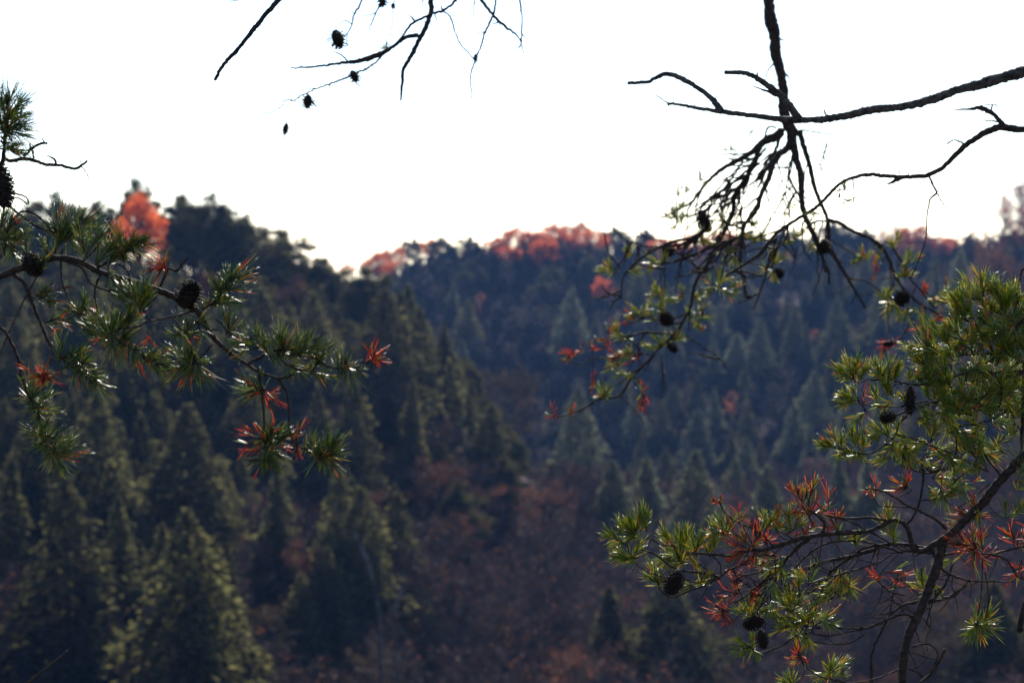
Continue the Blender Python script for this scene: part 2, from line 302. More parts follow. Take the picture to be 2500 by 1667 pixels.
# ------------------------------------------------------------------ background trees one can point to
G1, G2, G3, G4 = 'conifers on the near left slope', 'conifers on the hazy far slope', 'trees along the left ridge', 'trees along the far ridge'
HERO = [
 ('hem', 446, 1243, 21, 'large pointed hemlock at lower left with its right edge lit', (200, 330), 1.25, 1, G1),
 ('hem', 170, 1160, 20, 'broad dark hemlock under the hanging needled twig at far left', (200, 340), 1.2, 3, G1),
 ('hem', 287, 1212, 19, 'narrow lit hemlock between two broader ones at lower left', (200, 330), 1.0, 0, G1),
 ('hem', 468, 985, 21, 'tall hemlock above the largest lower left hemlock', (220, 400), 1.3, 4, G1),
 ('hem', 225, 955, 22, 'tall hemlock with bright grey green tip on the left slope', (220, 400), 1.1, 1, G1),
 ('hem', 20, 1120, 18, 'hemlock cut by the left picture edge at mid height', (200, 400), 1.0, 2, G1),
 ('hem', 738, 1400, 11, 'small dark hemlock, left one of the lower middle pair', (180, 330), 1.25, 3, G1),
 ('hem', 808, 1335, 13, 'small hemlock, right one of the lower middle pair', (180, 330), 1.15, 1, G1),
 ('hem', 785, 940, 17, 'slender hemlock below the drooping cone cluster twig', (240, 420), 1.0, 0, G1),
 ('hem', 858, 925, 19, 'sharp pointed hemlock with lit right flank mid left', (240, 420), 1.1, 3, G1),
 ('hem', 935, 705, 22, 'tallest wide hemlock with both flanks lit on the spur', (300, 440), 1.45, 3, G1),
 ('hem', 775, 715, 19, 'hemlock left of the tallest one on the spur', (300, 440), 1.2, 1, G1),
 ('hem', 1000, 925, 16, 'dark hemlock below the tallest one on the spur', (280, 440), 1.0, 2, G1),
 ('hem', 1100, 880, 16, 'hemlock with lit slanting edge near the end of the spur', (300, 440), 1.1, 0, G1),
 ('hem', 1190, 985, 15, 'last hemlock at the foot of the spur', (300, 440), 1.2, 4, G1),
 ('hem', 680, 1135, 15, 'hemlock behind the lowest needle cluster of the left bough', (240, 420), 1.1, 2, G1),
 ('hem', 610, 900, 18, 'hemlock just under the left bough fork', (260, 420), 1.1, 4, G1),
 ('pale', 1405, 940, 24, 'broad layered conifer standing alone in the valley centre', (360, 470), 1.1, 3, 'lone valley trees'),
 ('olive', 1238, 905, 15, 'small olive leaved tree at the end of the spur', (300, 440), 1.1, 0, 'lone valley trees'),
 ('hem', 1642, 1420, 17, 'big dark conifer at the bottom behind the cone of the right pine', (230, 330), 1.9, 4, 'lone valley trees'),
 ('hem', 1510, 1430, 15, 'dark conifer left of the big one at the bottom', (230, 330), 1.5, 2, 'lone valley trees'),
 ('hem', 1585, 1110, 16, 'hemlock, leftmost of the valley row behind the needle spray', (380, 500), 1.3, 0, 'hemlock row across the valley'),
 ('hem', 1497, 1120, 15, 'hemlock at the left end of the valley row', (380, 500), 1.2, 4, 'hemlock row across the valley'),
 ('hem', 1697, 1098, 18, 'pointed hemlock, tallest of the valley row', (380, 500), 1.25, 3, 'hemlock row across the valley'),
 ('hem', 1870, 1135, 16, 'pointed hemlock right of the tallest in the valley row', (380, 500), 1.2, 1, 'hemlock row across the valley'),
 ('hem', 2040, 1115, 17, 'hemlock of the valley row above the red needle clump', (380, 500), 1.1, 0, 'hemlock row across the valley'),
 ('hem', 2125, 1100, 17, 'hemlock of the valley row beside the right pine', (380, 500), 1.1, 2, 'hemlock row across the valley'),
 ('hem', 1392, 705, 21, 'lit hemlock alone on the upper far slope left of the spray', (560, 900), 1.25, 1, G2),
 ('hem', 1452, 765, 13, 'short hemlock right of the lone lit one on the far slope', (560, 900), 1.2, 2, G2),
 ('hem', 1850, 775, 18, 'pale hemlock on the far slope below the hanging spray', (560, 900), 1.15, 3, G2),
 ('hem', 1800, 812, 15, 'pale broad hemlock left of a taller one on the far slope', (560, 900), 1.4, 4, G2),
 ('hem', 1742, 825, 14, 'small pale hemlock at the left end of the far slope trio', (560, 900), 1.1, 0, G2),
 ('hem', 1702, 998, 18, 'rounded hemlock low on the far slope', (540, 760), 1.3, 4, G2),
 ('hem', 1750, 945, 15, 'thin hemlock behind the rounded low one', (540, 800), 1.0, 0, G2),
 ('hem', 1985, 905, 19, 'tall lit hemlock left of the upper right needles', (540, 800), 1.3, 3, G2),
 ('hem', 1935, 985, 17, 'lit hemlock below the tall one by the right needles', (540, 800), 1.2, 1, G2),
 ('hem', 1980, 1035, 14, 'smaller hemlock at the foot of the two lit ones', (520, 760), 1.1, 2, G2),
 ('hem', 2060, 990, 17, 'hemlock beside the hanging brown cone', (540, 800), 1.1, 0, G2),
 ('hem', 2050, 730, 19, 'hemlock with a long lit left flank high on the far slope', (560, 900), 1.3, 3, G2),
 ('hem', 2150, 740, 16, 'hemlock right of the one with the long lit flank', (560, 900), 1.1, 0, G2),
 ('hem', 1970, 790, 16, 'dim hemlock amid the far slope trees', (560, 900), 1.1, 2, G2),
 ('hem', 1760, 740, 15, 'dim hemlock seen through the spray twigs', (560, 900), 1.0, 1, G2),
 ('hem', 2345, 610, 17, 'hemlock pointing up before the purple red crowns', (480, 760), 1.2, 1, G2),
 ('hem', 2290, 650, 16, 'hemlock left of the one before the purple red crowns', (480, 760), 1.1, 2, G2),
 ('pine', 137, 478, 15, 'dark round topped pine at the far left of the ridge', (340, 450), 1.2, 1, G3),
 ('pine', 50, 508, 15, 'pine half hidden behind the left needle tuft', (340, 450), 1.2, 2, G3),
 ('pine', 336, 445, 16, 'tall pine rising behind the bright red maple', (402, 450), 1.0, 0, G3),
 ('pine', 425, 483, 17, 'pine right of the bright red maple', (340, 450), 1.2, 0, G3),
 ('pine', 518, 485, 17, 'pine with pointed top at the shoulder of the left ridge', (340, 450), 1.1, 1, G3),
 ('pine', 470, 512, 15, 'pine between the maple neighbour and the pointed pine', (340, 450), 1.2, 3, G3),
 ('pine', 605, 535, 16, 'pine on the falling part of the left ridge', (340, 450), 1.3, 1, G3),
 ('pine', 675, 570, 16, 'broad pine low on the falling left ridge', (340, 450), 1.4, 0, G3),
 ('pine', 735, 630, 13, 'last pine at the low end of the left ridge', (340, 450), 1.3, 3, G3),
 ('pine', 560, 510, 14, 'small pine in the dip of the left ridge', (340, 450), 1.1, 2, G3),
 ('pine', 235, 500, 15, 'brownish pine left of the bright red maple', (340, 450), 1.3, 3, G3),
 ('red', 343, 476, 12.5, 'round bright red maple on the left ridge', (350, 395), 1.2, 0, G3),
 ('red', 515, 660, 9, 'small red tree under the left ridge pines', (300, 440), .9, 1, G3),
 ('pine', 795, 640, 12, 'green pine in the notch between the ridges', (380, 480), 1.5, 1, G3),
 ('pine', 880, 660, 12, 'pine at the right of the notch', (380, 480), 1.6, 0, G3),
 ('red', 848, 642, 8, 'tiny orange red tree in the notch', (600, 900), 1.1, 1, G4),
 ('red', 925, 618, 15, 'bright red tree at the left foot of the far ridge', (700, 900), 1.4, 0, G4),
 ('red', 955, 612, 13, 'second red tree at the left foot of the far ridge', (700, 900), 1.2, 2, G4),
 ('pine', 1010, 585, 14, 'dark pine right of the pair of red trees', (760, 900), 1.4, 1, G4),
 ('pine', 1075, 582, 14, 'dark round pine on the rising far ridge', (760, 900), 1.5, 3, G4),
 ('pine', 1150, 580, 14, 'dark pine before the red band on the far ridge', (760, 900), 1.5, 0, G4),
 ('red', 1055, 580, 10, 'faint pink tree behind dark pines on the far ridge', (840, 930), 1.2, 1, G4),
 ('red', 1215, 578, 12, 'low red tree starting the long red band', (780, 900), 1.5, 0, G4),
 ('red', 1265, 565, 13, 'orange red tree in the long band, left part', (780, 900), 1.6, 2, G4),
 ('red', 1310, 560, 14, 'orange red tree in the long band, left of its peak', (780, 900), 1.5, 1, G4),
 ('red', 1350, 548, 15, 'highest orange red tree of the long band', (780, 900), 1.4, 0, G4),
 ('red', 1395, 552, 15, 'orange red tree right of the peak of the band', (780, 900), 1.4, 2, G4),
 ('red', 1435, 556, 15, 'last orange red tree of the long band', (780, 900), 1.5, 1, G4),
 ('red', 1245, 600, 11, 'lower orange red tree in front of the band', (740, 860), 1.4, 1, G4),
 ('red', 1330, 592, 12, 'lower red tree under the peak of the band', (740, 860), 1.4, 2, G4),
 ('pine', 1500, 558, 15, 'dark pine right of the long red band', (780, 900), 1.6, 1, G4),
 ('pine', 1570, 562, 14, 'second dark pine right of the red band', (780, 900), 1.6, 2, G4),
 ('red', 1620, 578, 12, 'dull red tree behind the spray twigs', (780, 900), 1.6, 1, G4),
 ('red', 1700, 568, 13, 'dull red tree behind the middle of the spray', (780, 900), 1.6, 0, G4),
 ('red', 1765, 572, 13, 'dull red tree under the spray cones', (780, 900), 1.5, 2, G4),
 ('pine', 1835, 566, 14, 'pine behind the right twigs of the spray', (780, 900), 1.6, 3, G4),
 ('pine', 1905, 560, 14, 'pine beyond the hanging cluster of twigs', (780, 900), 1.6, 0, G4),
 ('pine', 2035, 545, 15, 'dark pine at the right end of the spray', (760, 900), 1.7, 1, G4),
 ('pine', 2120, 560, 14, 'dark pine left of the reddish crowns at right', (760, 900), 1.6, 2, G4),
 ('plum', 2190, 548, 17, 'tall reddish crown right of the hanging thread twig', (640, 860), 1.3, 0, G4),
 ('red', 2220, 560, 15, 'reddish crown on the right part of the far ridge', (640, 860), 1.3, 2, G4),
 ('plum', 2270, 560, 16, 'broad reddish crown on the right part of the ridge', (640, 860), 1.4, 1, G4),
 ('red', 2310, 575, 13, 'low red crown right of the broad reddish one', (640, 860), 1.3, 1, G4),
 ('pine', 2375, 572, 13, 'dark tree in the gap before the lacy red crown', (640, 860), 1.4, 0, G4),
 ('plum', 2445, 470, 24, 'tall lacy purplish tree against the sky at the right', (520, 720), .85, 1, G4),
 ('plum', 2500, 430, 27, 'purple red crown cut by the right picture edge', (520, 720), .8, 0, G4),
 ('rust', 2420, 600, 14, 'russet tree below the lacy purplish one', (420, 620), 1.2, 2, G4),
 ('rust', 2480, 640, 14, 'russet tree at the right edge above the pine needles', (420, 620), 1.2, 1, G4),
 ('olive', 930, 1100, 10, 'small orange olive tree on the foot of the left slope', (300, 430), 1.2, 1, 'autumn trees in the valley'),
 ('rust', 1060, 1140, 11, 'russet tree at the top of the bare valley wood', (330, 440), 1.2, 0, 'autumn trees in the valley'),
 ('rust', 1230, 1185, 12, 'reddish tree in the middle of the bare valley wood', (320, 440), 1.3, 1, 'autumn trees in the valley'),
 ('rust', 1110, 1260, 11, 'dark russet tree in the bare valley wood', (280, 420), 1.2, 2, 'autumn trees in the valley'),
 ('rust', 690, 1340, 9, 'small russet tree left of the small hemlock pair', (220, 330), 1.2, 0, 'autumn trees in the valley'),
 ('rust', 180, 1390, 8, 'small red leaved tree between the lower left hemlocks', (190, 300), 1.3, 1, 'autumn trees in the valley'),
 ('olive', 660, 1480, 9, 'orange brown tree at bottom beside the big hemlock', (200, 300), 1.3, 0, 'autumn trees in the valley'),
 ('olive', 880, 1600, 10, 'orange leaved tree at the bottom of the valley wood', (200, 300), 1.3, 1, 'autumn trees in the valley'),
 ('olive', 160, 1500, 10, 'yellow green feathery tree at lower left corner', (190, 300), 1.1, 0, 'autumn trees in the valley'),
 ('olive', 2370, 1480, 14, 'ochre leaved tree under the right pine', (230, 330), 1.2, 1, 'autumn trees in the valley'),
 ('olive', 2300, 1580, 10, 'ochre leaved tree at the bottom right', (200, 300), 1.2, 0, 'autumn trees in the valley'),
 ('rust', 1690, 1170, 9, 'russet tree in front of the valley row', (330, 430), 1.3, 2, 'autumn trees in the valley'),
 ('rust', 1960, 1480, 10, 'russet tree behind the trunk of the right pine', (230, 330), 1.3, 0, 'autumn trees in the valley'),
 ('rust', 1400, 1610, 10, 'red brown tree at the bottom centre', (200, 300), 1.3, 1, 'autumn trees in the valley'),
 ('hem', 2420, 1420, 15, 'pale grey green conifer behind the lower right branches', (240, 360), 1.5, 4, 'lone valley trees'),
]
HB = []
for kd, px, py, h, lab, dr, wd, var, grp in HERO: hero('pale' if kd == 'hem' and (grp == G2 or grp.startswith('hemlock row')) else kd, px, py, h*(1.25 if kd == 'hem' else 1.08), lab, dr, wd, var, grp)  # far slope and valley row hemlocks get the foliage lightened as if sunlit

# ------------------------------------------------------------------ the rest of the wood, still one object per tree
def top_px(x, y, h):
    dep = y*math.cos(PITCH); z = float(ground(x, y))+h
    return 1250+x/y*F, 600-(z-CAMZ)/y*F
KEEP = [(h[1], h[2]) for h in HERO]
def describe(k, tx, ty, h, base, group):
    "say where in its stand a tree is, by what it stands near"
    size = 'tall' if h > .5*(HS.get(k, (15, 23))[0]+HS.get(k, (15, 23))[1]) else 'short'
    if 'left' in group:
        w_ = 'under the left edge cone' if tx < 160 else 'under the hanging left twigs' if tx < 420 else 'under the thick left bough' if tx < 700 else 'under the tip of the left bough' if tx < 960 else 'on the end of the spur'
        v_ = 'high' if ty < 760 else 'midway' if ty < 1060 else 'low'
    elif 'valley' in group:
        w_ = 'below the left bough' if tx < 820 else 'near the pale dead trunk' if tx < 1150 else 'in the open middle' if tx < 1480 else 'behind the cones of the right pine' if tx < 1850 else 'behind the red tufts' if tx < 2150 else 'behind the leaning trunk'
        v_ = 'at the back' if ty < 1330 else 'midway' if ty < 1520 else 'at the front'
    else:
        w_ = 'below the notch' if tx < 1150 else 'below the long red band' if tx < 1480 else 'behind the spray of twigs' if tx < 1800 else 'right of the spray' if tx < 2100 else 'above the right pine'
        v_ = 'near the crest' if ty < 680 else 'midway up' if ty < 900 else 'near the foot'
    lb = size+' '+base.replace(' in the dense stand', '').replace(' between the conifers of', ' on')+', '+v_+', '+w_
    return lb, group+' '+w_+', '+v_
def scatter(n, u0, u1, d0, d1, gap, kinds, hs, label, group, ok=None):
    made = 0; tries = 0; hb = [(1250+a/b*F, top_px(a, b, hh)[1], b, hh/b*F) for a, b, hh in HB]
    while made < n and tries < n*60:
        tries += 1
        u = random.uniform(u0, u1); d = math.sqrt(random.uniform(d0*d0, d1*d1)); x = (u-1250)/F*d
        if any((x-a)**2+(d-b)**2 < gap*gap for a, b, _ in placed[-900:]): continue
        k = random.choices([a for a, _ in kinds], [b for _, b in kinds])[0]; h = random.uniform(*hs[k])
        tx, ty = top_px(x, d, h)
        if ok and not ok(tx, ty, d, k): continue
        if any(d < b+4 and abs(tx-a) < .26*c+.10*h/d*F and ty < t+.5*c for a, t, b, c in hb): continue
        lb, gp = describe(k, tx, ty, h, label[k], group)
        plant(k, x, d, h, lb, gp, random.uniform(.95, 1.35) if k == 'hem' else random.uniform(.9, 1.3)); made += 1
HS = {'hem': (15, 25), 'pine': (12, 17), 'bare': (9, 15), 'rust': (8, 12), 'red': (10, 15), 'olive': (7, 11)}
def skyline(px):                                                      # tree tops stay under the ridge outline
    return np.interp(px, [-200, 0, 130, 280, 340, 430, 520, 600, 700, 760, 830, 900, 1000, 1150, 1350, 1500, 1700, 2000, 2200, 2380, 2500, 2700],
                         [500, 505, 490, 505, 480, 500, 500, 545, 600, 655, 665, 650, 610, 590, 560, 570, 580, 565, 560, 585, 520, 500])
def ok_left(tx, ty, d, k):
    if k == 'hem' and tx > np.interp(ty, [800, 950, 1050, 1200, 1300, 1667], [1250, 1300, 1230, 980, 760, 620]): return False
    return ty > skyline(tx)+(12 if k == 'pine' else 45) and not (270 < tx < 440 and ty < 640 and d > 330)
def ok_val(tx, ty, d, k):
    if k == 'hem' and d < 400 and 800 < tx < 2300: return False
    return ty > np.interp(tx, [700, 1000, 1250, 1600, 2100, 2300, 2500], [1250, 1150, 1120, 1150, 1150, 1120, 1050])
L1 = {'hem': 'dark hemlock of the left slope', 'pine': 'dark pine of the left slope', 'bare': 'bare tree of the left slope',
      'rust': 'russet tree of the left slope'}
scatter(200, -160, 1180, 215, 405, 5.5, [('hem', 9), ('bare', 1.2), ('rust', .15)], HS, L1, 'trees of the near left slope', ok_left)
scatter(34, 700, 1230, 340, 430, 4.5, [('hem', 6), ('pine', 1)], HS, L1, 'trees of the near left slope', lambda tx, ty, d, k: ty > np.interp(tx, [700, 760, 830, 935, 1000, 1100, 1180, 1260], [650, 690, 690, 715, 760, 850, 920, 1000]))
scatter(60, -160, 1000, 345, 430, 4.5, [('pine', 8), ('hem', 1)], HS, L1, 'trees of the near left slope', ok_left)
L2 = {'bare': 'bare tree of the valley', 'rust': 'russet tree of the valley', 'hem': 'hemlock of the valley', 'olive': 'olive tree of the valley'}
scatter(270, 560, 2650, 205, 440, 5.0, [('bare', 9), ('rust', 1.3), ('olive', .5)], HS, L2, 'trees of the leafless valley wood', ok_val)
scatter(34, 1300, 2500, 425, 500, 6.0, [('hem', 5), ('bare', 1)], HS, L2, 'trees behind the leafless valley wood', lambda tx, ty, d, k: ty > 1120)
L3 = {'pale': 'sunlit toned hemlock of the far slope', 'hem': 'blue green hemlock of the far slope', 'bare': 'bare tree of the far slope', 'pine': 'pine of the far slope', 'red': 'red tree of the far slope', 'rust': 'russet tree of the far slope'}
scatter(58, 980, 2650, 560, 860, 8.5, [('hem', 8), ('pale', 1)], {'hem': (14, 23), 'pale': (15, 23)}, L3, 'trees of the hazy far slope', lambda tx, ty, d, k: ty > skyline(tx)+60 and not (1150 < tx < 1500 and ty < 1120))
scatter(50, 880, 2650, 790, 890, 6.0, [('pine', 9), ('red', 1)], {'pine': (11, 15), 'red': (9, 12)}, L3, 'trees of the hazy far slope', lambda tx, ty, d, k: ty > skyline(tx)+4)
scatter(26, 2150, 2650, 480, 760, 7.0, [('rust', 5), ('bare', 3), ('hem', 2)], HS, L3, 'trees of the hazy far slope', lambda tx, ty, d, k: ty > skyline(tx)+30)

# ------------------------------------------------------------------ wooded mass between the single trees (nobody could count it)
def woodland(name, label, n, u0, u1, d0, d1, mix, h0, h1, per, size, okf, mats):
    V, Q, Mi = [], [], []; base = 0
    u = rng.uniform(u0, u1, n); d = np.sqrt(rng.uniform(d0*d0, d1*d1, n)); x = (u-1250)/F*d; z = ground(x, d)
    for k in range(n):
        h = rng.uniform(h0, h1); tx, ty = 1250+x[k]/d[k]*F, 600-(z[k]+h-CAMZ)/d[k]*F
        if not okf(tx, ty, d[k]): continue
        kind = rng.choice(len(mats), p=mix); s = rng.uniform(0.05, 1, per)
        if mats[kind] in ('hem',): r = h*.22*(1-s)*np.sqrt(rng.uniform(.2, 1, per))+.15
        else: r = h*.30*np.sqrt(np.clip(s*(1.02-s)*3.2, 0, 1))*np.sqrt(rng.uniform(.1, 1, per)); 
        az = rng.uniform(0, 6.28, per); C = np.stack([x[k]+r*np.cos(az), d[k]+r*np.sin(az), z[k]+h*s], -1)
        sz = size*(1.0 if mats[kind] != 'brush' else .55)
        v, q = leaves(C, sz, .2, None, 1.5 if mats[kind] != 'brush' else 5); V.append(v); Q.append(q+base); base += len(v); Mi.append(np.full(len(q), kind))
    o = mesh_obj(name, np.concatenate(V), np.concatenate(Q), None, [M[m] for m in mats], mi=np.concatenate(Mi)); tag(o, label, None, None, 'stuff')
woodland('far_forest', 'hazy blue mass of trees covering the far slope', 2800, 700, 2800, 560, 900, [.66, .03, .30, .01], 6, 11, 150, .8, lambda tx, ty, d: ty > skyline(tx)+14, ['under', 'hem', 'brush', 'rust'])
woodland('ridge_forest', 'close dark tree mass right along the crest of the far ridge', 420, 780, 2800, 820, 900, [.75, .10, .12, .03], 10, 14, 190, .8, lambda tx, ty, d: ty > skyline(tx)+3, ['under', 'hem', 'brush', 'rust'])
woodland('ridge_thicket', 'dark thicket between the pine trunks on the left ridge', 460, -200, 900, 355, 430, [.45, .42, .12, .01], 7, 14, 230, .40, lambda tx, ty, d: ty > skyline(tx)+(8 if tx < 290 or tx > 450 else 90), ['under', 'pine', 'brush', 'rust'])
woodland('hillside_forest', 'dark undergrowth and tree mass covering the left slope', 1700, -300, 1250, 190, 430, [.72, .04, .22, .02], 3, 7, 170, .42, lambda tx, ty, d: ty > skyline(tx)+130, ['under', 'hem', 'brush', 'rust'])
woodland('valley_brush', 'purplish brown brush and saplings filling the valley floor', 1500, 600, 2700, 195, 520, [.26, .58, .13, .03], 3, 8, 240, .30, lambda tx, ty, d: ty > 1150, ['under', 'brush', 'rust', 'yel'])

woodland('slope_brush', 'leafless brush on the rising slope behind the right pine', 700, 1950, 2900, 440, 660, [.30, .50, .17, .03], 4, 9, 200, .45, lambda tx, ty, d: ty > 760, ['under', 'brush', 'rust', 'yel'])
scatter(30, 1950, 2650, 440, 600, 7.0, [('bare', 4), ('hem', 3), ('rust', 2)], HS, L3, 'trees of the hazy far slope', lambda tx, ty, d, k: ty > 800)
# pale dead trunks showing in the valley wood
for pts, lab in (([(866, 1300, 5), (873, 1325, 9), (888, 1350, 10), (900, 1380, 8), (910, 1415, 9), (917, 1450, 7), (925, 1500, 7)], 'thin pale dead trunk leaning in the bare valley wood'),
                 ([(990, 1425, 4), (978, 1450, 7), (966, 1488, 6), (960, 1520, 5)], 'short pale dead stub right of the leaning pale trunk')):
    d = 245.0; g = Geo(); P = [at(p[0], p[1], d) for p in pts]; e = P[-1].copy(); gz = float(ground(e[0], e[1])); P.append(np.array([e[0]+.6, e[1], gz-.5]))
    P = catmull(np.array(P), .8); rr = np.interp(np.linspace(0, 1, len(P)), np.linspace(0, 1, len(pts)+1), [p[2]*d/F*.5 for p in pts]+[.3])
    tube(g, P, rr*(1+.3*rng.normal(size=len(P))), 7, rough=.15)
    for k in range(5):
        q = P[int(len(P)*rng.uniform(.05, .4))]; tube(g, [q, q+[rng.uniform(-.5, .5), rng.uniform(-.4, .4), .5], q+[rng.uniform(-1.1, 1.1), 0, 1.2]], [.09, .06, .03], 5)
    tag(g.build('dead_tree', M['rock']), lab, 'dead tree')

# ------------------------------------------------------------------ haze
hz = mesh_obj('haze', [(x, y, z) for x in (-900, 900) for y in (-70, 1600) for z in (5, 190)],
     [(0, 1, 3, 2), (4, 6, 7, 5), (0, 4, 5, 1), (2, 3, 7, 6), (0, 2, 6, 4), (1, 5, 7, 3)], None, [])
hm = bpy.data.materials.new('haze_air'); hm.use_nodes = True; n = hm.node_tree.nodes; n.clear()
pv = n.new('ShaderNodeVolumePrincipled'); ou = n.new('ShaderNodeOutputMaterial'); hm.node_tree.links.new(pv.outputs[0], ou.inputs['Volume'])
pv.inputs['Color'].default_value = (.25, .47, 1, 1); pv.inputs['Density'].default_value = .00007; pv.inputs['Anisotropy'].default_value = .3
hz.data.materials.append(hm); tag(hz, 'thin blue autumn haze filling the valley', None, None, 'stuff')

# ------------------------------------------------------------------ the near branches
# each region is a window of the photograph the branches were measured in: (x0, y0, scale)
RG = {1: (0, 180, 2.351), 2: (0, 600, 2.351), 3: (500, 0, 2.352), 4: (1500, 0, 2.351), 5: (1350, 500, 2.351), 6: (1900, 600, 2.4117), 7: (1450, 1100, 2.24), 8: (0, 1000, 1.568), 9: (0, 0, .9408)}
def nums(s): return [tuple(float(v) for v in t.split(',')) for t in s.split()]
def cone_mesh(old=False):
    g = Geo(); zz = np.linspace(0, 1, 9); tube(g, np.stack([0*zz, 0*zz, zz*.94], -1), .17*np.sin(np.pi*np.clip(zz*.92+.06, 0, 1))**.7+.02, 10)
    n = 60 if old else 120
    for k in range(n):
        t = (k+.5)/n; z = .04+.88*t; az = k*2.39996; r = .15*math.sin(math.pi*min(1, t*.92+.05))**.6; L = .17*math.sin(math.pi*(.12+.83*t))**.8+.03
        out = np.array([math.cos(az), math.sin(az), 0]); tn = np.array([-math.sin(az), math.cos(az), 0]); up = np.array([0, 0, 1.])
        dv = unit(out*.9+up*(.15+.7*t)+rng.normal(size=3)*.12); nr = unit(np.cross(tn, dv)); b = out*r*.7+up*z; w2 = .055*(.6+math.sin(math.pi*t)*.6)
        L *= rng.uniform(.8, 2.1) if old else 1; e = b+dv*L; V = [b-tn*w2*.4, b+tn*w2*.4, e+tn*w2, e-tn*w2, e+dv*.035, e+nr*.035-dv*.01, e-nr*.02, b-nr*.02]
        g.add(V, [(0, 1, 2, 3)], [(3, 2, 5), (2, 4, 5), (4, 3, 5), (2, 6, 4), (4, 6, 3), (0, 7, 1), (1, 6, 2), (1, 7, 6), (0, 3, 6), (0, 6, 7)])
    return g.build('pine_cone', [M['cone']], mesh_only=True)
CONE = cone_mesh(); OLD = cone_mesh(True)
